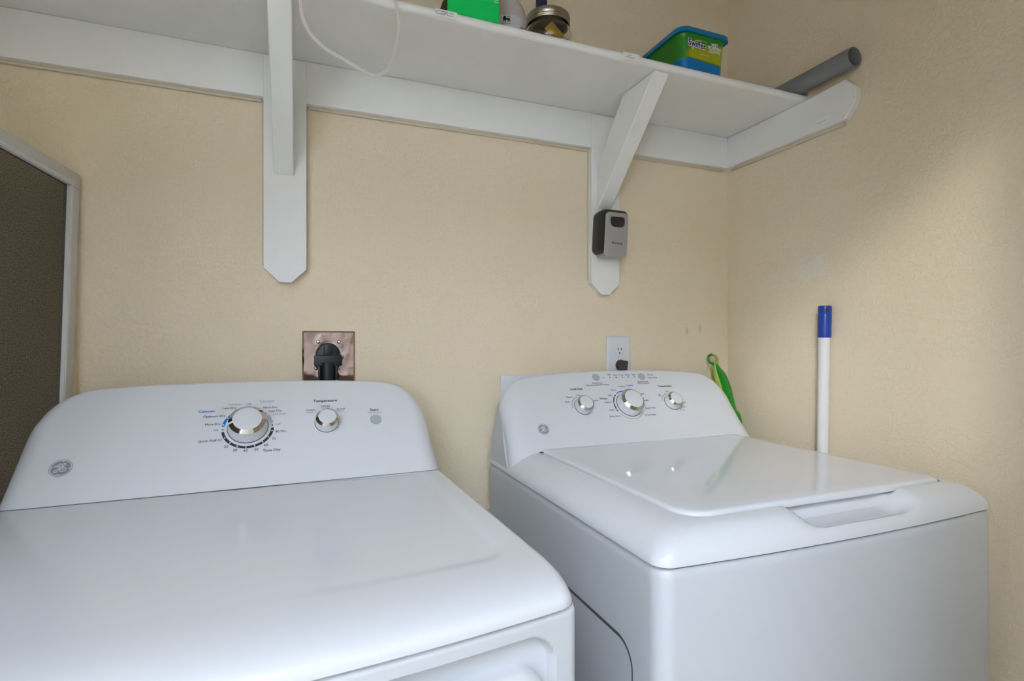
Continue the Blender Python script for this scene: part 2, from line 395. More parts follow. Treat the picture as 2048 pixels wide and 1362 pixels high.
# board with a rounded nosing at the front edge
prof = [(-0.002, ZS), (-0.258, ZS)] + [(-0.258 - 0.009 * math.sin(a), ZS + 0.0085 - 0.0085 * math.cos(a)) for a in [PI * i / 10 for i in range(1, 10)]] + [(-0.258, ZT), (-0.002, ZT)]
b = prism(prof, lambda a, c, d: Vector((d, a, c)), -0.84, XR - 0.002)
obj('board', rel(b[0], sh_org), b[1], M['trim'], shelf)
CB = 1.679                                                      # underside of the wall cleats
XC = XR - 0.019
for (x0, x1) in ((-0.84, -0.0734), (0.0080, 0.6840), (0.7674, XC)):
    b = box(x0, x1, -0.019, -0.0005, CB, ZS - 0.0005, 0.0003, 1)
    obj('wall_cleat', rel(b[0], sh_org), b[1], M['trim'], shelf, smooth=False)
    b = box(x0 + .004, x1 - .004, -0.006, -0.0004, CB - 0.006, CB + 0.002, 0.002, 2)
    obj('caulk_bead', rel(b[0], sh_org), b[1], M['caulk'], shelf)
end = [(-0.0005, ZS - .0005), (-0.272, ZS - .0005), (-0.372, ZS + .0035), (-0.3965, 1.744), (-0.3965, 1.714), (-0.371, CB + .002), (-0.0005, CB)]
b = prism(end, lambda a, c, d: Vector((d, a, c)), XC, XR - 0.0005, 0.0015, 1)
rc = obj('end_cleat', rel(b[0], sh_org), b[1], M['trim'], shelf, smooth=False); rc['label'] = 'cleat with a clipped front end on the right wall'
b = box(XR - 0.006, XR - .0004, -0.36, -0.02, CB - 0.006, CB + 0.002, 0.002, 2)
obj('caulk_bead', rel(b[0], sh_org), b[1], M['caulk'], shelf)
# little printed stickers on the board edge and on the end cleat
def sticker(x0, x1, z0, z1, lines, y=-0.2674):
    pl = Plane((x0, y, z0), (1, 0, 0), (0, 0, 1)); mb = MB()
    mb.add([pl.P(0, 0, 0), pl.P(x1 - x0, 0, 0), pl.P(x1 - x0, z1 - z0, 0), pl.P(0, z1 - z0, 0)], [(0, 1, 2, 3)], 0)
    for (t, a, c, zz) in lines: put_text(mb, pl, t, a - x0, c - x0, zz - z0, 1, 0.0, 0.0003)
    return mb, pl
mb, pl = sticker(0.221, 0.262, 1.7682, 1.7808, [('dryer balls', 0.233, 0.2555, 1.7756), ('dryer sheets', 0.2305, 0.2535, 1.7711)])
arc_pts = [(0.004, 0.004), (0.001, 0.006), (0.003, 0.0085), (0.014, 0.009), (0.022, 0.0085), (0.016, 0.005), (0.009, 0.0035), (0.004, 0.004)]
ribbon(mb, pl, arc_pts, 0.0009, 1, 0.0004)
ob = mb.build('sticker', [M['sticker'], M['ink_soft']], shelf, smooth=False); ob.location = -sh_org
mb, pl = sticker(0.616, 0.6545, 1.7682, 1.7826, [('sock', 0.6262, 0.6362, 1.7758), ('compost', 0.6217, 0.6424, 1.7715)])
ob = mb.build('sticker', [M['sticker'], M['ink_soft']], shelf, smooth=False); ob.location = -sh_org
pl = Plane((XC - 0.0004, -0.2985, 1.6885), (0, -1, 0), (0, 0, 1)); mb = MB()
mb.add([pl.P(0, 0), pl.P(.041, 0), pl.P(.041, .0165), pl.P(0, .0165)], [(0, 1, 2, 3)], 0)
put_text(mb, pl, 'mopping wet pads', 0.002, 0.0275, 0.0078, 1, 0, 0.0003); put_text(mb, pl, 'mop', 0.0115, 0.0178, 0.0030, 1, 0, 0.0003)
ob = mb.build('sticker', [M['sticker'], M['ink_soft']], shelf, smooth=False); ob.location = -sh_org

# ------------------------------------------------------------------ the two brackets
def bracket(x0, x1, bx0, bx1, label):
    org = Vector(((x0 + x1) / 2, -0.01, 1.305))
    t = thing('shelf_bracket', label, 'shelf bracket', org, 0, 'white wooden shelf brackets')
    w = x1 - x0
    poly = [(x0, ZS - .001), (x0, 1.334), (x0 + w * .35, 1.3055), (x0 + w * .64, 1.3055), (x1, 1.334), (x1, ZS - .001)]
    b = prism(poly, lambda a, c, d: Vector((a, d, c)), -0.0191, -0.0005, 0.0004, 1)
    obj('backplate', rel(b[0], org), b[1], M['trim'], t, smooth=False)
    side = [(-0.0195, 1.5235), (-0.0195, 1.634), (-0.1367, ZS - .0008), (-0.2575, ZS - .0008)]
    b = prism(side, lambda a, c, d: Vector((d, a, c)), bx0, bx1, 0.0016, 1)
    obj('brace', rel(b[0], org), b[1], M['trim'], t, smooth=False)
    mb = MB()
    for xs in (x0 - 0.0012, x1 + 0.0012): mb.add(*box(xs - .0016, xs + .0016, -0.005, -0.0004, 1.34, CB - .004, 0.0012, 1))
    o = mb.build('caulk_bead', M['caulk'], t); o.data.transform(Matrix.Translation(-org))
    return t
bracket(-0.0732, 0.0078, -0.0545, -0.0165, 'white wooden shelf bracket on the wall above the dryer')
bracket(0.6842, 0.7672, 0.7005, 0.7405, 'white wooden shelf bracket above the washer with a key lockbox on it')

# ------------------------------------------------------------------ key lockbox on the second bracket
org = Vector((0.729, -0.0195, 1.404))
lb = thing('key_lockbox', 'small black key lockbox with a grey cover on the bracket above the washer', 'lockbox', org)
def tilt(p): return p
def lockloop(x0, x1, z0, z1, r, y, k=-0.006): return [(a + k * (1 - (c - z0) / (z1 - z0)), y, c) for a, c in rrect(x0, x1, z0, z1, (r,) * 4, 8, 1)]
b = loft([lockloop(.690, .766, 1.405, 1.5145, .016, -0.0196), lockloop(.688, .768, 1.4045, 1.516, .018, -0.030), lockloop(.688, .770, 1.404, 1.516, .018, -0.050),
          lockloop(.690, .7695, 1.4045, 1.515, .017, -0.056), lockloop(.6945, .767, 1.407, 1.5125, .014, -0.0605), lockloop(.699, .7635, 1.41, 1.509, .011, -0.0605)])
obj('case', rel(b[0], org), b[1], M['lock_black'], lb)
b = loft([lockloop(.7005, .7655, 1.3965, 1.5075, .010, -0.058), lockloop(.7005, .7655, 1.3965, 1.5075, .010, -0.0625), lockloop(.702, .764, 1.398, 1.506, .009, -0.0638)])
cv = obj('front_cover', rel(b[0], org), b[1], M['lock_grey'], lb); cv['label'] = 'grey metal cover'
wl = [(a, -0.0641, c) for a, c in rrect(.7125, .7535, 1.4705, 1.4965, (.012, .012, .006, .006), 6, 0)]
wl2 = [(a, -0.0645, c) for a, c in rrect(.7140, .7520, 1.4720, 1.4950, (.011, .011, .005, .005), 6, 0)]
b = loft([wl, wl2]); obj('finger_recess', rel(b[0], org), b[1], M['lock_black'], cv)
b = prism([(.7245, 1.4955), (.744, 1.4955), (.741, 1.4925), (.7275, 1.4925)], lambda a, c, d: Vector((a, d, c)), -.0652, -.0644); obj('catch', rel(b[0], org), b[1], M['black'], cv, smooth=False)
pl = Plane((0, -0.0639, 0), (1, 0, 0), (0, 0, 1)); mb = MB()
put_text(mb, pl, 'Puroma', 0.7166, 0.7468, 1.4275, 0, 0.02, 0.0002); o = mb.build('lettering', [M['ink']], cv, smooth=False); o.data.transform(Matrix.Translation(-org))
b = box(.695, .744, -0.058, -0.024, 1.3975, 1.406, 0.003, 2); obj('bottom_edge', rel(b[0], org), b[1], M['lock_grey'], lb)

# ------------------------------------------------------------------ things on the shelf
# white cord loop hanging in front of the board
cp = [(0.006, -0.16, ZT + .003), (-0.010, -0.235, ZT + .003), (-0.0125, -0.272, ZT + .001), (-0.009, -0.285, 1.762), (-.0029, -.285, 1.7312), (-.0014, -.285, 1.7114), (.0046, -.285, 1.6927), (.0166, -.285, 1.6751), (.0381, -.285, 1.6592), (.0654, -.285, 1.6482), (.0893, -.285, 1.6379),
      (.1096, -.285, 1.6322), (.1261, -.285, 1.6373), (.1387, -.285, 1.6524), (.1471, -.285, 1.677), (.1522, -.285, 1.7037), (.153, -.285, 1.7339), (.1471, -.283, 1.7667), (.140, -.272, ZT + .001), (.125, -.235, ZT + .003), (.10, -.16, ZT + .003)]
sp = smooth_path(cp, 8); mb = MB()
for s in (-1, 1):
    q = []
    for i, p in enumerate(sp):
        t = (sp[min(i + 1, len(sp) - 1)] - sp[max(i - 1, 0)]).normalized(); nn = Vector((t.z, 0.35, -t.x)).normalized()
        q.append(p + nn * 0.0013 * s)
    mb.add(*tube(q, 0.0015, 8))
o = mb.build('white_cord', M['cord'])
tag(o, 'thin white cord hanging in a loop from the shelf edge', 'cord')

# green carton
org = Vector((0.295, -0.249, ZT))
gb = thing('green_carton', 'bright green cardboard carton at the front edge of the shelf', 'box', org)
b = box(0.2455, 0.3455, -0.262, -0.236, ZT + .0003, ZT + 0.205, 0.0012, 1); obj('carton_body', rel(b[0], org), b[1], M['box_green'], gb, smooth=False)
b = box(0.2447, 0.2453, -0.2605, -0.2375, ZT + .002, ZT + .203); s = obj('side_panel', rel(b[0], org), b[1], M['box_dark'], gb, smooth=False)
b = box(0.2465, 0.3448, -0.2632, -0.2618, ZT + .0335, ZT + .204, 0.0006, 1); obj('front_flap', rel(b[0], org), b[1], M['box_green'], gb, smooth=False)
pl = Plane((0, -0.2634, 0), (1, 0, 0), (0, 0, 1)); mb = MB()
for (z, a, c) in ((ZT + .0365, .3375, .3425), (ZT + .0405, .3365, .3428), (ZT + .0445, .3360, .343)): put_text(mb, pl, 'sheets', a - .004, c, z, 0, 0.02, .0001)
o = mb.build('lettering', [M['white_text']], gb, smooth=False); o.data.transform(Matrix.Translation(-org))
b = prism([(.231, ZT + .0005), (.2445, ZT + .0005), (.2445, ZT + .03), (.239, ZT + .024), (.236, ZT + .012)], lambda a, c, d: Vector((a, d, c)), -.252, -.240, .001, 1)
fl = obj('torn_flap', rel(b[0], org), b[1], M['box_brown'], gb, smooth=False); fl['label'] = 'torn dark brown flap'

# milky jug with a lion label
org = Vector((0.408, -0.140, ZT))
jg = thing('milky_jug', 'grey milky plastic jug with a lion label beside the green carton', 'jug', org)
kw = dict(c=org, n=56)
R = 0.044
prof = [(R * .9, 0.0003), (R * .98, .004), (R, .010), (R, .079), (R * .985, .083), (R * .955, .0855), (R * .95, .088), (R * .93, .093), (R * .79, .110), (R * .54, .1286), (R * .36, .140), (R * .31, .148), (R * .31, .165)]
b = lathe(prof, **kw); obj('jug_body', rel(b[0], org), b[1], M['jug'], jg)
b = lathe([(R * .38, .162), (R * .39, .164), (R * .39, .184), (R * .35, .187)], **kw); obj('cap', rel(b[0], org), b[1], M['plate_white'], jg)
b = lathe([(R + .0006, .012), (R + .0006, .0740)], **kw, cap0=False, cap1=False); lbl = obj('label', rel(b[0], org), b[1], M['jug_label'], jg)
def on_jug(a, z, h=0.0): return Vector(((R + .001 + h) * math.sin(a), -(R + .001 + h) * math.cos(a), z))
class JugPlane:
    def P(s, x, t, h=0): return on_jug(-0.395 + x * .78 / R, .0588 + (t - .0325) * .72, h * .5)
jp = JugPlane(); mb = MB()
lion = [(-.0085, .0455), (-.0075, .0490), (-.0045, .0497), (-.0020, .0480), (-.0008, .0440), (.0030, .0430), (.0062, .0436), (.0078, .0430), (.0086, .0400), (.0098, .0350), (.0104, .0325), (.0082, .0325), (.0080, .0345), (.0062, .0372), (.0048, .0350), (.0044, .0325), (.0022, .0325), (.0030, .0350), (.0030, .0385),
        (.0000, .0380), (-.0022, .0385), (-.0022, .0350), (-.0014, .0325), (-.0036, .0325), (-.0048, .0355), (-.0056, .0378), (-.0072, .0350), (-.0092, .0325), (-.0108, .0328), (-.0092, .0352), (-.0082, .0385), (-.0092, .0410), (-.0100, .0425)]
mb.add([jp.P(a, c, .0002) for a, c in lion], [tuple(range(len(lion)))], 0)
ribbon(mb, jp, [(.0080, .0425), (.0094, .0450), (.0080, .0468), (.0035, .0468), (.0022, .0482), (.0045, .0494), (.0095, .0492)], .0009, 0, .0003)
mb.build('lion_logo', [M['lion']], lbl, smooth=False); mb = MB()
put_text(mb, jp, 'FOOD LION', -.0115, .0108, .0268, 1, .02, .0002)
put_text(mb, jp, 'All', .0370, .0500, .0190, 2, .0, .0002)
o = mb.build('lettering', [M['lion'], M['blue_text'], M['red_text'], M['ink_soft']], lbl, smooth=False)

# glass jar with packets
org = Vector((0.4690, -0.2145, ZT))
jr = thing('glass_jar', 'squat glass jar with a metal screw lid and packets inside', 'jar', org)
kw = dict(c=org, n=64)
outer = [(.030, .0004), (.043, .0006), (.0475, .004), (.0490, .012), (.0490, .026), (.0470, .034), (.0425, .040), (.0405, .044), (.0405, .060)]
inner = [(.0385, .060), (.0385, .044), (.0402, .040), (.0445, .034), (.0465, .026), (.0465, .012), (.045, .006), (.041, .0040), (.028, .0038)]
b = lathe(outer + inner, **kw, cap0=True, cap1=True); obj('jar_body', rel(b[0], org), b[1], M['glass'], jr)
b = lathe([(.0425, .0455), (.0445, .0450), (.0452, .0470), (.0440, .0485), (.0452, .0510), (.0440, .0530), (.0452, .0560), (.0452, .0625), (.0440, .0645), (.0418, .0650), (.0412, .0640), (.002, .0642)], **kw, cap0=False)
obj('screw_lid', rel(b[0], org), b[1], M['jar_lid'], jr)
def packet(parent, c, w, h, rz, tx, m, name):
    v, f = grid(7, 7, lambda i, j: ((i / 6 - .5) * w, -0.0045 * math.sin(PI * i / 6) * math.sin(PI * j / 6) - 0.0003, (j / 6 - .5) * h))
    v2, f2 = grid(7, 7, lambda i, j: ((i / 6 - .5) * w, 0.0045 * math.sin(PI * i / 6) * math.sin(PI * j / 6) + 0.0003, (j / 6 - .5) * h))
    mb = MB(); mb.add(v, f); mb.add(v2, f2)
    o = mb.build(name, m); o.location = c; o.rotation_euler = (0, tx, rz); return o
pc = packet(None, (org.x + .004, org.y - .022, ZT + .0245), .037, .026, 0.05, 0.70, M['packet_gold'], 'gold_packet'); tag(pc, 'gold sugar-sized packet leaning inside the glass jar', 'packet')
pc = packet(None, (org.x - .014, org.y + .006, ZT + .0245), .030, .026, 0.5, -0.5, M['packet_foil'], 'foil_packet'); tag(pc, 'dull silver foil packet inside the glass jar', 'packet')
pc = packet(None, (org.x + .017, org.y - .012, ZT + .0160), .026, .016, -0.6, 0.15, M['packet_blue'], 'pale_packet'); tag(pc, 'pale blue packet low down in the glass jar', 'packet')
# slim navy tube behind the jar
org = Vector((0.507, -0.10, ZT)); mb = MB()
mb.add(*lathe([(.011, .0004), (.0132, .003), (.0132, .175), (.0118, .179), (.0136, .182), (.0136, .222), (.011, .225)], (0, 0, 0), n=32))
o = mb.build('navy_tube', M['navy'], loc=org); tag(o, 'slim dark navy tube standing behind the glass jar', 'bottle')

# mopping cloth tub
org = Vector((0.833, -0.16, ZT))
tb = thing('cloth_tub', 'green and blue plastic tub of wet mopping cloths near the corner', 'tub', org)
def tubloop(k, z, grow=0.0): return [(a, c, z) for a, c in rrect(.775 - .006 * k - grow, .8880 + .006 * k + grow, -.2570 - .003 * k - grow, -.060 + .003 * k + grow, (.026, .016, .022, .022), 10, 10)]
loops = [tubloop(-.3, ZT + .0004, -.003), tubloop(0, ZT + .002)] + [tubloop(i / 14, ZT + .002 + .075 * i / 14) for i in range(1, 15)] + [tubloop(1.05, ZT + .0802, .0015), tubloop(1.05, ZT + .082)]
b = loft(loops)
def tub_material():
    m = mat('tub_print', (0.03, 0.22, 0.02), 0.28)
    co = coords(m); s = N(m, 'ShaderNodeSeparateXYZ'); L(m, co, s.inputs[0])
    yel = math2(m, 'MULTIPLY', maprange(m, s.outputs[0], -.052, -.036), maprange(m, s.outputs[1], -.088, -.093))
    yel = math2(m, 'MULTIPLY', yel, maprange(m, math2(m, 'ADD', s.outputs[2], math2(m, 'MULTIPLY', s.outputs[0], -.18)), .066, .046))
    c = mixcol(m, yel, (0.02, 0.20, 0.012, 1), (0.36, 0.36, 0.004, 1))
    wave = math2(m, 'ADD', s.outputs[2], math2(m, 'MULTIPLY', math2(m, 'ABSOLUTE', math2(m, 'ADD', s.outputs[0], .045), 0), .05))
    grn = maprange(m, wave, .0295, .0285); c = mixcol(m, grn, c, (0.07, 0.22, 0.01, 1))
    blu = maprange(m, wave, .0270, .0262)
    blu = math2(m, 'MULTIPLY', blu, maprange(m, math2(m, 'ADD', s.outputs[1], math2(m, 'MULTIPLY', s.outputs[0], -.9)), .005, .0))
    c = mixcol(m, blu, c, (0.0, 0.155, 0.42, 1))
    L(m, c, bsdf(m).inputs['Base Color']); return m
obj('tub_body', rel(b[0], org), b[1], tub_material(), tb)
b = loft([tubloop(1.05, ZT + .0795, .0045), tubloop(1.05, ZT + .0785, .0062), tubloop(1.05, ZT + .0790, .0072), tubloop(1.05, ZT + .0880, .0068), tubloop(1.05, ZT + .0905, .0050), tubloop(1.05, ZT + .0900, -.004), tubloop(1.05, ZT + .0915, -.007)])
obj('tub_lid', rel(b[0], org), b[1], M['tub_lid'], tb)
b = loft([tubloop(1.05, ZT + .0915, -.008), tubloop(1.05, ZT + .0922, -.009)]); lf = obj('lid_film', rel(b[0], org), b[1], M['tub_yellow_film'], tb); lf['label'] = 'yellow printed film on the lid'
tubtilt = Vector((0, -.0034, .075)).normalized()
pl = Plane((0, -0.2570, ZT + .002), (1, 0, 0), tubtilt); mb = MB()
zz = lambda z: z - (ZT + .002)
tx = dict(shear=.12)
def slanted(txt, x0, x1, z0, z1, mi, bold, h):
    v, f = text_mesh(txt); a = min(p.x for p in v); bb = max(p.x for p in v); s = (x1 - x0) / (bb - a)
    for dx, dt in ([(0, 0)] if bold < .01 else [(i * bold, j * bold) for i in (-1, 0, 1) for j in (-1, 0, 1)]):
        mb.add([pl.P(x0 + (p.x - a + dx) * s, zz(z0) + (p.x - a) * s * (z1 - z0) / (x1 - x0) + (p.y * 1.12 + dt) * s, h + .00001 * (dx + 2 * dt) / max(bold, .001)) for p in v], f, mi)
slanted('Swiffer', .7878, .8355, 1.8362, 1.8338, 0, .085, .0006); slanted('Swiffer', .7878, .8355, 1.8362, 1.8338, 1, .025, .0009)
ribbon(mb, pl, [(.8030, zz(1.8475)), (.815, zz(1.8510)), (.828, zz(1.8515)), (.8395, zz(1.8490))], .0016, 3, .0008)
mb.add([pl.P(.7958, zz(1.8335), .0005), pl.P(.8045, zz(1.8330), .0005), pl.P(.8010, zz(1.8255), .0005)], [(0, 1, 2)], 2)
slanted('WET', .8511, .8698, 1.8450, 1.8455, 0, .022, .0006); slanted('MOPPING', .8420, .8795, 1.8382, 1.8378, 0, .018, .0006); slanted('CLOTHS', .8452, .8758, 1.8312, 1.8308, 0, .018, .0006)
slanted('fresh scent', .8210, .8450, 1.8205, 1.8200, 2, .0, .0006); disc(mb, pl, .8807, zz(1.8237), .0009, 0, .0006)
o = mb.build('tub_print', [M['white_text'], M['swif_blue'], M['teal_text'], M['tub_yellow_film']], tb, smooth=False); o.data.transform(Matrix.Translation(-org))

# grey plastic pipe against the right wall
a0 = Vector((1.119, -0.3990, ZT + .0222)); a1 = Vector((1.119, -0.03, ZT + .0222)); r0, r1 = .0215, .0182
ax = (a1 - a0).normalized(); ln = (a1 - a0).length
b = lathe([(r1, ln), (r1, .002), (r1 + .0006, .0), (r0 - .0004, .0), (r0, .0012), (r0, ln), (r1, ln)], a0, (1, 0, 0), (0, 0, -1), (0, 1, 0), 40, False, False)
o = obj('grey_pipe', rel(b[0], a0), b[1], M['pvc'], loc=a0); tag(o, 'short open-ended grey plastic pipe lying on the shelf against the wall', 'pipe')

# ------------------------------------------------------------------ wall plates and plugs
# mirror steel 4-prong plate behind the dryer
org = Vector((0.0528, 0, 1.150))
sp_ = thing('dryer_outlet', 'square mirror steel dryer outlet plate on the wall', 'wall outlet', org)
def pl_loop(g, y): return [(a, y, c) for a, c in rrect(-.0005 + g, .1062 - g, 1.0935 + g, 1.2065 - g, (.0015,) * 4, 3, 0)]
b = loft([pl_loop(0, -.0005), pl_loop(0, -.0022), pl_loop(.0035, -.0062)]); obj('plate', rel(b[0], org), b[1], M['steel_mirror'], sp_)
b = lathe([(.0275, .0058), (.0275, .0085), (.026, .0095)], (.0528, 0, 1.1545), (1, 0, 0), (0, 0, 1), (0, -1, 0), 48); obj('receptacle', rel(b[0], org), b[1], M['plate_white'], sp_); 
for (x, z) in ((.0309, 1.1833), (.0731, 1.1833), (.0271, 1.1279), (.0721, 1.1282)):
    b = lathe([(.0042, .006), (.0042, .0072), (.0032, .0084), (.0008, .0090)], (x, 0, z), (1, 0, 0), (0, 0, 1), (0, -1, 0), 20); obj('screw', rel(b[0], org), b[1], M['brass_screw'], sp_)
org = Vector((0.0500, -.0095, 1.150))
pg = thing('dryer_plug', 'chunky black dryer plug pushed into the mirror steel plate', 'plug', org)
b = lathe([(.0245, .0095), (.0248, .011), (.0245, .026), (.0228, .0285), (.0215, .029)], (.0500, 0, 1.1565), (1, 0, 0), (0, 0, 1), (0, -1, 0), 48); obj('plug_head', rel(b[0], org), b[1], M['black'], pg)
b = box(.0220, .0780, -.0330, -.0100, 1.1330, 1.1555, .0025, 2); obj('clamp_body', rel(b[0], org), b[1], M['black'], pg)
b = box(.0415, .0585, -.0345, -.0200, 1.1545, 1.1785, .002, 2); obj('centre_rib', rel(b[0], org), b[1], M['black'], pg)
pth = smooth_path([(.0495, -.0225, 1.140), (.0495, -.0225, 1.115), (.0495, -.0225, 1.06), (.0495, -.0235, .98), (.06, -.026, .85)], 6)
b = tube(pth, [.0160 if p.z > 1.09 else .0125 for p in pth], 24); obj('power_cord', rel(b[0], org), b[1], M['black'], pg)
for x in (.0325, .0665):
    b = box(x - .0025, x + .0025, -.0365, -.0150, 1.1050, 1.1330, .0015, 2); obj('clamp_screw', rel(b[0], org), b[1], M['black'], pg)

# white duplex outlet above the washer
org = Vector((0.7752, 0, 1.1415))
du = thing('duplex_outlet', 'white duplex power outlet on the wall above the washer', 'wall outlet', org)
def du_loop(g, y): return [(a, y, c) for a, c in rrect(.7385 + g, .8120 - g, 1.0840 + g, 1.1995 - g, (.003,) * 4, 4, 0)]
b = loft([du_loop(0, -.0005), du_loop(0, -.0025), du_loop(.0022, -.0052), du_loop(.006, -.0060)]); obj('cover_plate', rel(b[0], org), b[1], M['plate_white'], du)
for zc in (1.1632, 1.1235):
    mb = MB()
    lp = lambda g, y: [(a, y, c) for a, c in rrect(.7605 + g, .7893 - g, zc - .0140 + g, zc + .0140 - g, (.009, .009, .006, .006), 6, 0)]
    mb.add(*loft([lp(0, -.0055), lp(0, -.0078), lp(.0012, -.0086)]), 0)
    mb.add(*box(.7692, .7710, -.0089, -.0080, zc - .002, zc + .0062), 1); mb.add(*box(.7786, .7802, -.0089, -.0080, zc - .001, zc + .0056), 1)
    mb.add(*lathe([(.0022, .0080), (.0022, .0089)], (.7747, 0, zc - .0080), (1, 0, 0), (0, 0, 1), (0, -1, 0), 16), 1)
    o = mb.build('receptacle', [M['plate_white'], M['black']], du); o.data.transform(Matrix.Translation(-org))
b = lathe([(.0028, .0058), (.0028, .0066), (.001, .0070)], (.7750, 0, 1.1434), (1, 0, 0), (0, 0, 1), (0, -1, 0), 16); obj('screw', rel(b[0], org), b[1], M['plate_white'], du)
org = Vector((0.775, -.009, 1.125))
wp = thing('washer_plug', 'small dark brown washer plug in the white duplex outlet', 'plug', org)
b = lathe([(.0130, .0092), (.0142, .0105), (.0142, .0150), (.0120, .0168)], (.7752, 0, 1.1235), (1, 0, 0), (0, 0, 1), (0, -1, 0), 32); obj('plug_base', rel(b[0], org), b[1], M['black'], wp)
b = prism([(-.0120, .0130), (.0120, .0130), (.0140, .0085), (.0125, -.002), (.0100, -.020), (-.0095, -.020), (-.0118, -.002), (-.0138, .0085)], lambda a, c, d: Vector((.7752 + a, d, 1.1225 + c)), -.0165, -.0285, .003, 2); obj('plug_body', rel(b[0], org), b[1], M['plug_brown'], wp)
pth = smooth_path([(.7752, -.0215, 1.106), (.7752, -.0205, 1.08), (.775, -.019, 1.0), (.77, -.016, .8)], 6); b = tube(pth, .0042, 12); obj('power_cord', rel(b[0], org), b[1], M['plug_brown'], wp)
# utility box plate at the left behind the washer console
org = Vector((0.60, 0, 1.0)); b = box(.4422, .69, -.0075, -.0005, .885, 1.1035, .0015, 2)
o = obj('utility_plate', rel(b[0], org), b[1], M['plate_white'], loc=org); tag(o, 'flat pale utility plate on the wall peeking out behind the washer console', 'wall plate')

# ------------------------------------------------------------------ WASHER
W0 = Vector((0.745, -0.35, 0.0)); HW = 0.3415
wm = thing('washing_machine', 'white top-load washing machine in the corner with three chrome-ringed knobs', 'washing machine', W0)
WX = W0.x; WYB, WYF, WBOW = -0.030, -0.6685, 0.012
def wfront(x): u = (x - WX) / HW; return -WBOW * (1 - u * u)
def wloop(d, z, r=0.022, db=None, bowk=1.0, ne=60):
    db = d if db is None else db
    pts = rrect(WX - HW + d, WX + HW - d, WYF + d, WYB - db, (r, r, .006, .006), 10, ne)
    out = []
    for a, c in pts:
        k = sst(WYF + .12, WYF, c) if c < WYF + .12 else 0
        out.append((a, c + wfront(a) * k * bowk, z))
    return out
b = loft([wloop(.012, .012), wloop(.002, .03), wloop(.002, .888), wloop(.0028, .896), wloop(.006, .9005)]); obj('cabinet', rel(b[0], W0), b[1], M['side_white_shaded'], wm)
mb = MB(); mb.add(*loft([wloop(.0075, .897), wloop(.0075, .907)])); o = mb.build('cover_gap', M['dark_gap'], wm); o.data.transform(Matrix.Translation(-W0))
for sx in (-1, 1):
    for yy in (-.08, -.60):
        b = lathe([(.022, .0005), (.024, .004), (.012, .006), (.012, .02)], (WX + sx * .29, yy, 0), n=20); obj('foot', rel(b[0], W0), b[1], M['black'], wm)
# dark strip laid on the left side panel as the shade in a groove
xs = WX - HW + .002
pth = [(-.05, .779, .0026)] + [(-.574, .779, .0026)] + [(-.574 - .034 * math.sin(a), .745 + .034 * math.cos(a), .0026 - .0011 * a / (PI / 2)) for a in [PI / 2 * i / 12 for i in range(1, 13)]] + [(-.608, .06, .0014)]
vv = []
for i, (y, z, w) in enumerate(pth):
    p0 = pth[max(0, i - 1)]; p1 = pth[min(len(pth) - 1, i + 1)]; ty, tz = p1[0] - p0[0], p1[1] - p0[1]; l_ = math.hypot(ty, tz); ny, nz = -tz / l_, ty / l_
    vv += [(xs - .0003, y + ny * w / 1, z + nz * w / 1), (xs - .0003, y - ny * w / 1, z - nz * w / 1)]
obj('side_line_shade', rel(vv, W0), [(2 * i, 2 * i + 1, 2 * i + 3, 2 * i + 2) for i in range(len(pth) - 1)], M['shade_grey'], wm, smooth=False)
# moulded top cover with the finger scoop at the front
LX0, LX1, LYB, LYF = WX - .2665, WX + .2800, -.150, -.628
def scoop(a, c, z, d):
    if c > -.50: return (a, c, z)
    w = sst(.640, .690, a) * (1 - sst(.850, .905, a))
    g = sst(.004, .040, d)
    return (a, c + .004 * w * g, z - .026 * w * g)
def cover_loop(d, z, r):
    # blend from the cabinet outline (d=0) to the lid opening (d=0.075)
    k = d / .075
    o_ = wloop(0, 0, .022, 0, 1.0, 60); i_ = [(a, c, 0) for a, c in rrect(LX0 - .0025, LX1 + .0025, LYF - .0025, LYB + .004, (.045, .030, .008, .008), 10, 60)]
    return [scoop(p[0] + (q[0] - p[0]) * k, p[1] + (q[1] - p[1]) * k, z, d) for p, q in zip(o_, i_)]
loops = [wloop(.004, .9025, .02, .002), cover_loop(0, .9045, 0), cover_loop(0.0, .9065, 0)]
for d, z in ((.002, .9120), (.006, .9190), (.012, .9250), (.020, .9310), (.030, .9365), (.042, .9410), (.055, .9438), (.068, .9452), (.075, .9455)): loops.append(cover_loop(d, z, 0))
gr = cover_loop(.0752, .9390, 0); loops.append(gr); loops.append([(p[0] + (WX - p[0]) * .03, p[1] + (-.39 - p[1]) * .045, .9385) for p in gr])
b = loft(loops); obj('top_cover', rel(b[0], W0), b[1], M['steel_white'], wm)
def lid_loop(g, z, r=.043): return [(a, c, z) for a, c in rrect(LX0 + g, LX1 - g, LYF + g, LYB - g, (r, .028, .006, .006), 12, 20)]
b = loft([lid_loop(.006, .9395), lid_loop(.0, .9410), lid_loop(0, .9465), lid_loop(.0012, .9488), lid_loop(.0035, .9505), lid_loop(.007, .9512), lid_loop(.03, .9514), lid_loop(.1, .9516)])
obj('lid', rel(b[0], W0), b[1], M['lid_white'], wm)
b = prism([(LX0 - .007, -.166), (LX0 + .0015, -.1605), (LX0 + .0015, -.1745)], lambda a, c, d: Vector((a, c, d)), .9457, .9475); obj('hinge_gap', rel(b[0], W0), b[1], M['dark_gap'], wm, smooth=False)
# grey housing behind the console
hl = []
for z, hw, yf in ((.9130, .3395, -.146), (.96, .3350, -.112), (1.0, .3280, -.082), (1.035, .3215, -.056), (1.048, .316, -.048)): hl.append([(WX - hw, yf, z), (WX + hw, yf, z), (WX + hw, -.034, z), (WX - hw, -.034, z)])
b = loft(hl); hs = obj('console_housing', rel(b[0], W0), b[1], M['grey_plate'], wm, smooth=False); hs['label'] = 'grey metal housing behind the console'
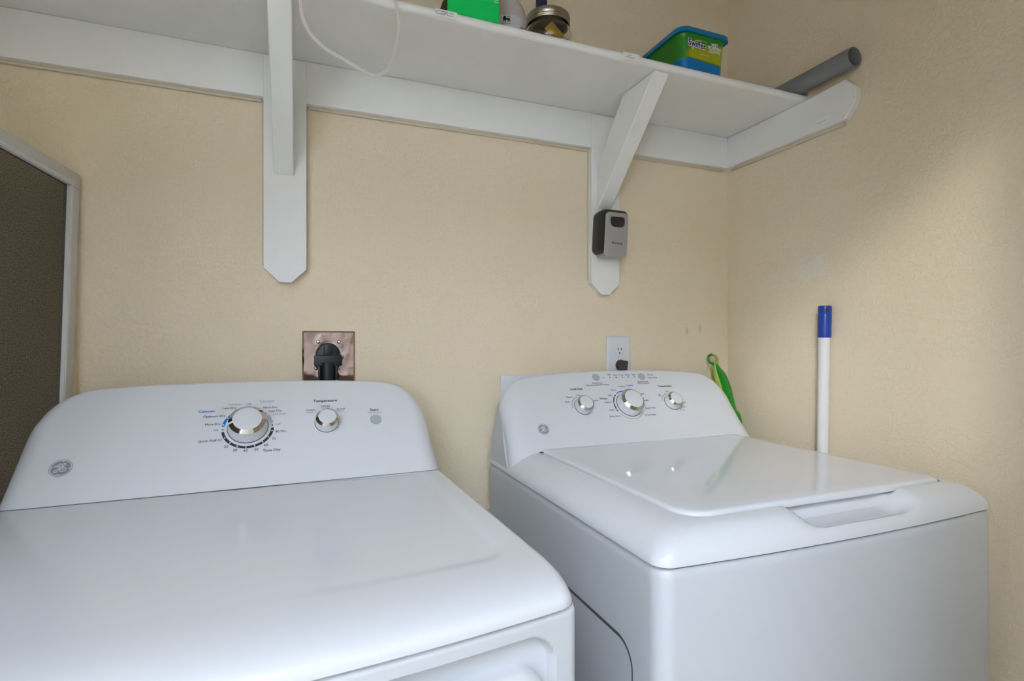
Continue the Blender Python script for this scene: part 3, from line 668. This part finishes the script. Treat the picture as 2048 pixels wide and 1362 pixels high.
# console fascia
WREC = math.radians(37)
wpl = Plane(Vector((WX, -.085, 1.05)) - W0, (1, 0, 0), (0, math.sin(WREC), math.cos(WREC)))
def console_outline(half, tbot):
    """half = list of (halfwidth, t) from bottom to top centre"""
    h = smooth_path([(a, c, 0) for a, c in half], 10)
    right = [(p.x, p.y) for p in h]; left = [(-p.x, p.y) for p in h[::-1]][1:]
    nb = 30; w = half[0][0]
    bot = [(-w + 2 * w * i / nb, tbot) for i in range(1, nb)]
    return right + left + bot
def console(pl, out, rs, rt, name, m, parent, back=None, low=None, dk=1.0):
    n = len(out); nr = []
    for i in range(n):
        a, c = out[i - 1], out[(i + 1) % n]; tx_, ty_ = c[0] - a[0], c[1] - a[1]; l_ = math.hypot(tx_, ty_) or 1
        nr.append((ty_ / l_, -tx_ / l_))
    loops = []
    rv = [(rt + (rs - rt) * abs(q[0]) ** 1.5) * (1 if low is None else .22 + .78 * sst(low[0], low[1], p[1])) for p, q in zip(out, nr)]
    for k in range(-1, 9):
        a = PI / 2 * max(k, 0) / 8
        lp = []
        for (p, q, r) in zip(out, nr, rv):
            ins = r * (1 - math.sin(a)) + (.012 if k < 0 else 0); dep = r * dk * (1 - math.cos(a))
            if q[1] < -.7: ins = 0; 
            lp.append(pl.P(p[0] - q[0] * ins, p[1] - q[1] * ins, -dep))
        loops.append(lp)
    if back: loops += back(loops[-1], out, nr)
    v, f = loft(loops)
    return obj(name, v, f, m, parent)
wout = console_outline([(.338, -.176), (.337, -.14), (.3335, -.115), (.3300, -.08), (.3285, -.03), (.3275, -.005), (.3210, .018), (.3045, .042), (.2800, .0585), (.2500, .0668), (.19, .0735), (.09, .0785), (0, .0800)], -.176)
fas = console(wpl, wout, .037, .008, 'console', M['plastic_white'], wm, None, (-.20, -.14), .8)
DW = [('Fill', -0.0303, -0.0234, 0.0613, 'd', 0), ('Soak', -0.0149, -0.0034, 0.0608, 'd', 0), ('Wash', 0.0026, 0.0156, 0.0603, 'd', 0), ('Rinse', 0.0212, 0.0342, 0.0603, 'd', 0), ('Spin', 0.0409, 0.0508, 0.0603, 'd', 0),
    ('Deep Rinse', -0.0834, -0.0551, 0.0386, 'd', 0), ('Select when adding Fabric Softener', -0.1023, -0.0363, 0.0335, 'd', 0), ('Start/Pause', 0.0489, 0.0803, 0.0380, 'd', 0), ('Hold 3 Secs to Stop', 0.0466, 0.0822, 0.0335, 'd', 0),
    ('Pause', 0.0900, 0.1038, 0.0585, 'd', 0), ('Lid Locked', 0.0892, 0.1128, 0.0497, 'd', 0), ('Load Size', -0.1484, -0.1162, 0.0227, 'd', 1), ('Large', -0.1384, -0.1282, 0.0071, 'd', 0), ('Medium', -0.1650, -0.1485, 0.0018, 'd', 0),
    ('Small', -0.1735, -0.1618, -0.0108, 'd', 0), ('Precise Fill', -0.1070, -0.0842, -0.0106, 'd', 0), ('Whites', -0.0786, -0.0573, -0.0067, 'd', 1), ('Light', -0.0522, -0.0405, 0.0026, 'd', 0), ('Medium', -0.0685, -0.0495, -0.0170, 'd', 0),
    ('Heavy', -0.0633, -0.0480, -0.0385, 'd', 0), ('Bulky Items', -0.0681, -0.0386, -0.0560, 'd', 0), ('Heavy', -0.0385, -0.0230, 0.0167, 'd', 0), ('Medium', -0.0132, 0.0068, 0.0260, 'd', 0), ('Colors', 0.0109, 0.0308, 0.0280, 'b', 1),
    ('Delicates', 0.0294, 0.0535, 0.0027, 'd', 0), ('Casuals', 0.0390, 0.0582, -0.0164, 'd', 0), ('Speed Wash', 0.0390, 0.0692, -0.0385, 'd', 0), ('Drain & Spin', 0.0309, 0.0617, -0.0573, 'd', 0), ('Temperature', 0.1044, 0.1465, 0.0223, 'd', 1),
    ('Tap', 0.0927, 0.1009, -0.0005, 'd', 0), ('Cold', 0.0915, 0.1011, -0.0048, 'd', 0), ('Cold', 0.1193, 0.1284, 0.0072, 'd', 0), ('Cool', 0.1582, 0.1661, -0.0275, 'd', 0), ('Warm', 0.1502, 0.1620, -0.0402, 'd', 0), ('Hot', 0.1463, 0.1529, -0.0494, 'd', 0)]
INK = {'d': 0, 'b': 1, 'g': 2, 's': 3}
def lettering(pl, data, parent, key=None):
    if key:                                                    # the words around each dial are a part of their own
        for k in sorted(set(key(d) for d in data)): lettering(pl, [d for d in data if key(d) == k], parent)
        return
    mb = MB()
    for (t, a, c, tt, col, bold) in data:
        put_text(mb, pl, t, a, c, tt, 3 if bold < 0 else INK[col], {1: .022, 0: .008, -1: 0.0}[bold], .0005)
    mb.build('lettering', [M['ink'], M['ink_blue'], M['ink_grey'], M['ink_soft']], parent, smooth=False)
lettering(wpl, DW, fas, lambda d: (0 if d[1] < -.02 else 1) if d[3] > .03 else (2 if d[2] < -.084 else 3 if d[2] < .08 else 4))
# dial scales
KX, KT = -.0043, -.0247
mb = MB(); A = lambda x, t, cx=KX, ct=KT: math.atan2(t - ct, x - cx)
arc_band(mb, wpl, KX, KT, .0368, .0408, A(-.0312, .0032), A(-.0406, -.0389) + 2 * PI, 0)
arc_band(mb, wpl, KX, KT, .0365, .0408, A(-.0241, .0092), A(-.0005, .0150), 1)
arc_band(mb, wpl, KX, KT, .0362, .0400, A(-.0368, -.046) + 2 * PI, A(.0298, -.0467) + 2 * PI, 2)
for (x, t) in ((-.0341, -.0009), (-.0423, -.0172), (-.0415, -.0352), (-.0205, .0103), (-.0038, .014)):
    a = A(x, t); disc(mb, wpl, KX + .0388 * math.cos(a), KT + .0388 * math.sin(a), .0013, 3, .0009)
arc_band(mb, wpl, -.131, -.0242, .0262, .0285, math.radians(100), math.radians(185), 2); arc_band(mb, wpl, .1247, -.0245, .0262, .0285, math.radians(95), math.radians(165), 2); arc_band(mb, wpl, .1247, -.0245, .0262, .0285, math.radians(-60), math.radians(10), 2)
mb.add([wpl.P(-.0575, .0551, .0004), wpl.P(-.0470, .0549, .0004), wpl.P(-.0470, .0553, .0004), wpl.P(-.0575, .0555, .0004)], [(0, 1, 2, 3)], 2)
mb.add([wpl.P(-.025, .0549, .0003), wpl.P(.044, .0549, .0003), wpl.P(.044, .0553, .0003), wpl.P(-.025, .0553, .0003)], [(0, 1, 2, 3)], 2)
for (x, t) in ((.0870, .0605), (.0860, .0515), (-.0458, .0552)): disc(mb, wpl, x, t, .0013, 0, .0006)
mb.build('dial_marking', [M['ink_dial'], M['ink_blue'], M['ink_grey'], M['dot_white']], fas, smooth=False)
for k, (x, t) in enumerate(((-.0272, .0556), (-.0092, .0551), (.0092, .0552), (.0274, .0554), (.0459, .0553))):
    mb = MB(); disc(mb, wpl, x, t, .0020, 1 if k != 1 else 0, .0006); disc(mb, wpl, x, t, .0011, 0, .0008); mb.build('indicator_light', [M['ink'], M['led']], fas, smooth=False)
for (x, t) in ((-.0666, .0573), (.0679, .0565)):
    b = lathe([(.0100, .0), (.0100, .0012), (.0093, .0020), (.001, .0023)], wpl.P(x, t), wpl.ex, wpl.et, wpl.n, 32, False); obj('push_button', b[0], b[1], M['button_grey'], fas)
knob(wpl, -.131, -.0242, .0215, .0235, .0207, .0163, fas, 'load_size_knob', 35)
knob(wpl, KX, KT, .0325, .0298, .0306, .0240, fas, 'cycle_knob', 5)
knob(wpl, .1247, -.0245, .0215, .0235, .0207, .0163, fas, 'temperature_knob', -8)
monogram_badge(wpl, -.2471, -.0758, .0138, fas)

# ------------------------------------------------------------------ DRYER (turned a little towards the wall)
DROT = math.radians(1.5); DS = .972; D0 = Vector((-.0826, -.2329, .0330))
dm = thing('tumble_dryer', 'white tumble dryer at the left with a large timer dial and blue lettering', 'dryer', D0, DROT)
dm.scale = (DS, DS, DS)
ZD = .935; DH = .338; DYF = -.5215; DB = .026
def dfront(x): u = x / DH; return DYF - DB * (1 - u * u)
def deck_fn(nx, ny):
    us = [-1 + 2 * i / (nx - 1) for i in range(nx)]
    us = [math.copysign(1 - (1 - abs(u)) ** 1.8, u) for u in us]
    ws = [j / (ny - 1) for j in range(ny)]; ws = [1 - (1 - w) ** 2.0 for w in ws]
    rc_ = .022
    def fn(i, j):
        x = us[i] * DH; yb = -.0012 - .0016 * math.exp(-((x + .02) / .055) ** 2)
        e = DH - abs(x); yf = dfront(x)
        if e < rc_: yf += rc_ - math.sqrt(max(0, rc_ * rc_ - (rc_ - e) ** 2))
        y = yb + (yf - yb) * ws[j]
        d = y - yf
        if e < rc_: d = max(d, 0)
        a_ = .085; q = max(0.0, 1 - d / a_)
        df = .024 * (1 - max(0, 1 - q ** 2.5) ** .4)
        es = max(0.0, 1 - e / .014); ds = .014 * (1 - math.sqrt(max(0, 1 - es * es)))
        # shallow recess of the work surface with a rounded front corner
        px = abs(x) - (.300 - .035); py = (y * -1) - (.4315 + DB * .8 * (1 - (x / DH) ** 2) - .035)
        sd = math.hypot(max(px, 0), max(py, 0)) + min(max(px, py), 0) - .035
        rec = .0024 * sst(.006, -.016, sd) * (.12 + .88 * sst(.02, .27, x))
        return (x, y, ZD + .0012 - df - ds - rec)
    return fn
nx, ny = 181, 130
v, f = grid(nx, ny, deck_fn(nx, ny))
bd = [(i) for i in range(nx)] + [j * nx + nx - 1 for j in range(1, ny)] + [(ny - 1) * nx + i for i in range(nx - 2, -1, -1)] + [j * nx for j in range(ny - 2, 0, -1)]
n0 = len(v)
for i in bd: v.append(Vector((v[i].x, v[i].y, .9105)))
for i in bd: v.append(Vector((v[i].x * .99, v[i].y + .005 if v[i].y < -.3 else v[i].y, .9085)))
m_ = len(bd)
for k in range(m_):
    k2 = (k + 1) % m_
    f.append((bd[k], bd[k2], n0 + k2, n0 + k)); f.append((n0 + k, n0 + k2, n0 + m_ + k2, n0 + m_ + k))
f.append(tuple(n0 + m_ + k for k in range(m_)))
obj('top_panel', v, f, M['steel_white'], dm)
# cabinet sides and back
def dl(inset, z, yb=.035): 
    pts = rrect(-.327 + inset, .335 - inset, DYF + .012, yb - inset, (.004, .004, .006, .006), 4, 10); return [(a, c, z) for a, c in pts]
b = loft([dl(.01, -.018), dl(.0, .0), dl(.0, .9085)]); obj('cabinet', b[0], b[1], M['side_white_shaded'], dm)
for sx in (-1, 1):
    for yy in (.0, -.46):
        b = lathe([(.022, .0005), (.024, .004), (.012, .006), (.012, .030)], (sx * .28, yy, -.0340), n=20); obj('foot', b[0], b[1], M['black'], dm)
# front panel with the big rounded door recess
RT = .8890
def front_fn(nx, nz):
    def fn(i, j):
        x = -.3365 + .673 * i / (nx - 1); w = j / (nz - 1); z = .04 + (.9068 - .04) * (1 - (1 - w) ** 1.7)
        y = dfront(x) + .004
        px = abs(x) - (.3085 - .034); pz = abs(z - (RT + .30) / 2) - ((RT - .30) / 2 - .034)
        sd = math.hypot(max(px, 0), max(pz, 0)) + min(max(px, pz), 0) - .034
        y += .030 * sst(.002, -.009, sd)
        y += .004 * max(0, (z - .9005) / .0063) ** 2
        ed = .3365 - abs(x); y += .004 * max(0, 1 - ed / .006) ** 2
        return (x, y, z)
    return fn
nx, nz = 160, 170
v, f = grid(nx, nz, front_fn(nx, nz))
bd = [i for i in range(nx)] + [j * nx + nx - 1 for j in range(1, nz)] + [(nz - 1) * nx + i for i in range(nx - 2, -1, -1)] + [j * nx for j in range(nz - 2, 0, -1)]
n0 = len(v); m_ = len(bd)
for i in bd: v.append(Vector((v[i].x, DYF + .02, v[i].z)))
for k in range(m_): f.append((bd[k], bd[(k + 1) % m_], n0 + (k + 1) % m_, n0 + k))
obj('front_panel', v, f, M['side_white_shaded'], dm)
# door inside the recess
def door_loop(g, h):
    return [(a, dfront(a) + h, c) for a, c in rrect(-.300 + g, .300 - g, .315 + g, .8590 - g, (.034,) * 4, 10, 16)]
b = loft([door_loop(0, .030), door_loop(0, .008), door_loop(.002, .002), door_loop(.007, -.002), door_loop(.016, -.005), door_loop(.06, -.007), door_loop(.14, -.008)])
dr = obj('door', b[0], b[1], M['steel_white'], dm)
v = []
for i in range(41):
    x = -.330 + .66 * i / 40; w = .0007 + .0022 * math.exp(-((x - .0) / .065) ** 2) - .0005 * sst(.10, .33, x)
    v += [(x, -.0006 - w, ZD + .0014), (x, .0022, ZD + .0014)]
obj('console_seam_shade', v, [(2 * i, 2 * i + 2, 2 * i + 3, 2 * i + 1) for i in range(40)], M['dark_gap'], dm, smooth=False)  # dark ribbon laid over the joint, standing for the shade inside it
# console
DREC = math.radians(42)
dpl = Plane((0, 0, ZD), (1, 0, 0), (0, math.sin(DREC), math.cos(DREC)))
dout = console_outline([(.346, -.045), (.3400, 0), (.3370, .05), (.3345, .10), (.3320, .145), (.3270, .165), (.3170, .186), (.3010, .204), (.2800, .2165), (.2500, .2245), (.17, .2305), (.08, .2335), (0, .2340)], -.045)
def dback(lp, o_, n_):
    out = []
    for k in (0.5, 1.0):
        q = []
        for p, (a, c) in zip(lp, o_):
            y1 = .1460; y = p.y + (y1 - p.y) * k if p.y < y1 else p.y
            q.append(Vector((p.x * (1 - .10 * k * min(1, (y1 - min(p.y, y1)) / .145)), y, p.z)))
        out.append(q)
    return out
dcon = console(dpl, dout, .036, .008, 'console', M['plastic_white'], dm, dback)
DD = [('Cottons', -0.0874, -0.0614, 0.1604, 'b', 1), ('Optimum Dry', -0.0790, -0.0433, 0.1494, 'd', 0), ('More Dry', -0.0746, -0.0501, 0.1320, 'd', 0), ('Off', -0.0601, -0.0527, 0.1190, 'd', -1), ('Quick Fluff 10', -0.0826, -0.0465, 0.0973, 'd', 0),
    ('20', -0.0416, -0.0351, 0.0830, 'd', 0), ('30', -0.0274, -0.0206, 0.0744, 'd', 0), ('40', -0.0111, -0.0042, 0.0720, 'd', 0), ('50', 0.0065, 0.0130, 0.0730, 'd', 0), ('60', 0.0219, 0.0287, 0.0808, 'd', 0), ('Time Dry', 0.0204, 0.0494, 0.0694, 'd', 1),
    ('70', 0.0351, 0.0413, 0.0932, 'd', 0), ('80 Min.', 0.0410, 0.0597, 0.1085, 'd', 0), ('Off', 0.0415, 0.0491, 0.1245, 'd', -1), ('Cool Down', 0.0359, 0.0583, 0.1482, 'd', -1), ('Less Dry', 0.0289, 0.0512, 0.1554, 'd', 0), ('More Dry', 0.0190, 0.0432, 0.1640, 'd', 0),
    ('Casuals', 0.0122, 0.0374, 0.1780, 'g', 1), ('Off', -0.0096, -0.0019, 0.1734, 'd', -1), ('Cool Down', -0.0408, -0.0187, 0.1744, 'd', -1), ('Less Dry', -0.0489, -0.0267, 0.1662, 'd', 0),
    ('Temperature', 0.1080, 0.1523, 0.1736, 'd', 1), ('Cottons', 0.0941, 0.1105, 0.1539, 'd', 0), ('Regular', 0.0958, 0.1081, 0.1488, 'd', -1), ('Casuals', 0.1216, 0.1384, 0.1617, 'd', 0), ('Medium', 0.1232, 0.1368, 0.1573, 'd', -1),
    ('Air Fluff', 0.1504, 0.1665, 0.1535, 'd', 0), ('No Heat', 0.1516, 0.1649, 0.1497, 'd', -1), ('Start', 0.2142, 0.2315, 0.1461, 'd', 1), ('Push to Start', 0.2099, 0.2358, 0.1407, 'd', -1)]
lettering(dpl, DD, dcon, lambda d: 0 if d[1] < .08 else 1 if d[1] < .18 else 2)
KX, KT = -.0052, .1225
mb = MB(); A = lambda x, t: math.atan2(t - KT, x - KX)
arc_band(mb, dpl, KX, KT, .0387, .0434, math.radians(192), math.radians(354), 0, n=70)
arc_band(mb, dpl, KX, KT, .0387, .0434, math.radians(136), math.radians(170), 1)
arc_band(mb, dpl, KX, KT, .0392, .0430, math.radians(15), math.radians(48), 2)
for (x, t) in ((-.0414, .1033), (-.0329, .0919), (-.0209, .0845), (-.0071, .0816), (.007, .0834), (.0197, .0898), (.0292, .0998), (.0346, .113), (-.045, .1311), (-.0394, .1457), (.0267, .1492)):
    a = A(x, t); disc(mb, dpl, KX + .0411 * math.cos(a), KT + .0411 * math.sin(a), .0013, 3, .0009)
for (x, t) in ((-.0461, .1208), (.0355, .1253)): disc(mb, dpl, x, t, .0013, 0, .0007)
mb.add([dpl.P(.0318, .1458, .0004), dpl.P(.0355, .1472, .0004), dpl.P(.0355, .1476, .0004), dpl.P(.0318, .1462, .0004)], [(0, 1, 2, 3)], 2)
mb.build('dial_marking', [M['ink_dial'], M['ink_blue'], M['ink_grey'], M['dot_white']], dcon, smooth=False)
knob(dpl, KX, KT, .0330, .0298, .0306, .0240, dcon, 'timer_knob', 193)
knob(dpl, .1308, .1230, .0215, .0235, .0207, .0163, dcon, 'temperature_knob', 128)
b = lathe([(.0110, .0), (.0110, .0014), (.0102, .0022), (.001, .0026)], dpl.P(.2236, .1253), dpl.ex, dpl.et, dpl.n, 40, False); obj('start_button', b[0], b[1], M['button_grey'], dcon)
monogram_badge(dpl, -.2667, .0666, .0150, dcon)

# ------------------------------------------------------------------ mop pole and brush in the corner
org = Vector((1.128, -0.34, 0.0))
mp = thing('mop_handle', 'white mop handle with a blue grip leaning on the right wall', 'mop', org)
p_top = Vector((1.1275, -0.322, 1.268)); p_bot = Vector((1.1275, -0.300, 0.0)); axv = (p_top - p_bot).normalized(); LN = (p_top - p_bot).length
e1 = Vector((1, 0, 0)); e2 = axv.cross(e1).normalized()
b = lathe([(.0122, .002), (.0122, LN - .07)], p_bot, e1, e2, axv, 28); obj('pole', rel(b[0], org), b[1], M['mop_white'], mp)
b = lathe([(.0138, LN - .074), (.0142, LN - .0735), (.0142, LN - .022), (.0134, LN - .020), (.0142, LN - .018), (.0142, LN - .004), (.0130, LN - .0010), (.008, LN)], p_bot, e1, e2, axv, 32); gp = obj('grip_cap', rel(b[0], org), b[1], M['mop_blue'], mp)
pm = p_bot + axv * (LN - .0105); vd = Vector((-.55, -.83, 0)).normalized(); sd = vd.cross(axv).normalized()
hb = [pm + sd * a + axv * c + vd * q for q in (.0125, .0144) for a, c in ((-.0030, -.0055), (.0022, -.0055), (.0022, .0055), (-.0030, .0055))]
obj('hang_slot', rel(hb, org), [(0, 1, 2, 3), (4, 5, 6, 7), (0, 1, 5, 4), (1, 2, 6, 5), (2, 3, 7, 6), (3, 0, 4, 7)], M['box_brown'], gp, smooth=False)

org = Vector((1.115, -0.075, 0.0))
br = thing('scrub_brush', 'green long-handled scrub brush with a ring end tucked in the corner', 'brush', org)
cl = [(1.0700, -.0295, 1.1220), (1.0735, -.033, 1.108), (1.0790, -.040, 1.0880), (1.0885, -.048, 1.0520), (1.0945, -.055, 1.0290), (1.1010, -.065, .9950), (1.1130, -.076, .9600), (1.117, -.085, .80), (1.118, -.09, .30), (1.118, -.095, .12)]
wd_ = [.0085, .0125, .0185, .0195, .0150, .0115, .0085, .007, .007, .009]
path = smooth_path([(c[0], c[1], c[2]) for c in cl], 8); ws = smooth_path([(w, 0, 0) for w in wd_], 8)
loops = []
for i, p in enumerate(path):
    t = (path[min(i + 1, len(path) - 1)] - path[max(i - 1, 0)]).normalized(); u = Vector((.93, -.37, 0)); u = (u - t * u.dot(t)).normalized(); w = t.cross(u)
    loops.append([p + u * math.cos(2 * PI * k / 20) * ws[i].x + w * math.sin(2 * PI * k / 20) * min(ws[i].x, .0095) for k in range(20)])
b = loft(loops); hd = obj('handle', rel(b[0], org), b[1], M['brush_green'], br)
# lime soft grip laid into the camera-facing side
fr = Vector((-.37, -.93, 0)); gv = []
gi = [i for i, p in enumerate(path) if 1.033 < p.z < 1.121]
for i in gi:
    p = path[i]; t = (path[i + 1] - path[max(0, i - 1)]).normalized(); u = Vector((.93, -.37, 0)); u = (u - t * u.dot(t)).normalized(); w = t.cross(u)
    if w.dot(fr) < 0: w = -w
    s_ = (1.121 - p.z) / (1.121 - 1.033); hw_ = .72 * math.sqrt(max(.0, 1 - s_ ** 3)) if s_ > .0 else .7
    c0, c1 = -.93, -.93 + (1.05 - .35 * (1 - s_)) * hw_ * .95
    row = []
    for k in range(7):
        cx = c0 + (c1 - c0) * k / 6; cx = max(-.99, min(.99, cx)); sy = math.sqrt(1 - cx * cx)
        row.append(p + u * cx * (ws[i].x + .0006) + w * sy * (min(ws[i].x, .0095) + .0006))
    gv.append(row)
b = loft(gv, False, False, False); obj('soft_grip', rel(b[0], org), b[1], M['brush_lime'], hd)
rcn = Vector((1.0668, -.0265, 1.1362)); ru = Vector((.95, -.30, 0)).normalized(); rw = Vector((0, .25, 1)).normalized()
b = tube([rcn + ru * math.cos(a) * .0128 + rw * math.sin(a) * .0128 for a in [2 * PI * i / 40 for i in range(40)]] + [rcn + ru * .0128], .0036, 12, False)
obj('hanging_ring', rel(b[0], org), b[1], M['brush_green'], hd)
b = tube([rcn + ru * math.cos(a) * .0128 + rw * math.sin(a) * .0128 + Vector((-.0004, -.0008, 0)) for a in [-PI * .5 + PI * i / 24 for i in range(25)]], .0034, 12); obj('ring_grip', rel(b[0], org), b[1], M['brush_lime'], hd)
b = tube([(1.118, -.095, .12), (1.118, -.095, .005)], [.012, .024], 20); obj('bristle_head', rel(b[0], org), b[1], M['mop_white'], br)

# ------------------------------------------------------------------ leaning window screen at the left
far = Vector((-.3840, -.0060, 1.488)); hd_ = Vector((-.18, -.984, 0)).normalized()
ang = math.radians(3.2)
ux = hd_ * math.cos(ang) + Vector((0, 0, 1)) * math.sin(ang); uz = Vector((0, 0, 1)) * math.cos(ang) - hd_ * math.sin(ang); un = ux.cross(uz)
SW, SH = .78, 1.475
def SP(a, c, d): return far + ux * a - uz * c + un * d      # a along the top from the far corner, c downwards
org = far - uz * SH
ws_ = thing('window_screen', 'dark mesh window screen in a white frame leaning beside the dryer', 'window screen', org)
fw, ft = .027, .006
def bar(a0, a1, c0, c1, m, d=ft, name='frame_bar', bev=.0015):
    bm_v, bm_f = box(a0, a1, c0, c1, -d, d, bev, 2); return obj(name, rel([SP(*p) for p in bm_v], org), bm_f, m, ws_)
bar(0, SW, 0, fw, M['screen_frame']); bar(0, fw, fw + .0003, SH - fw - .0003, M['screen_frame']); bar(SW - fw, SW, fw + .0003, SH - fw - .0003, M['screen_frame']); bar(0, SW, SH - fw, SH, M['screen_frame'])
mb = MB()
for (a0, a1, c0, c1) in ((fw - .009, SW - fw, fw - .0075, fw - .0025), (fw - .0075, fw - .0025, fw - .006, SH - fw)):
    for s in (-1, 1):
        v, f = box(a0, a1, c0, c1, s * ft - .0008, s * ft + .0008, .0006, 1); mb.add([SP(*p) - org for p in v], f)
mb.build('spline', M['spline'], ws_)
v = [(fw - .004, fw - .004), (SW - fw, fw - .004), (SW - fw, SH - fw), (fw - .004, SH - fw)]
o = obj('mesh', [(a, 0, -c) for a, c in v], [(0, 1, 2, 3)], M['screen_mesh'], ws_, smooth=False)
o.matrix_local = Matrix.Translation(far - org) @ Matrix(((ux.x, un.x, uz.x, 0), (ux.y, un.y, uz.y, 0), (ux.z, un.z, uz.z, 0), (0, 0, 0, 1)))
b = lathe([(.0075, 0), (.0075, .002), (.006, .003)], SP(.0035, .078, ft), ux, uz * 2.4, un, 24); tb_ = obj('pull_tab', rel(b[0], org), b[1], M['black'], ws_); tb_['label'] = 'small black pull tab'
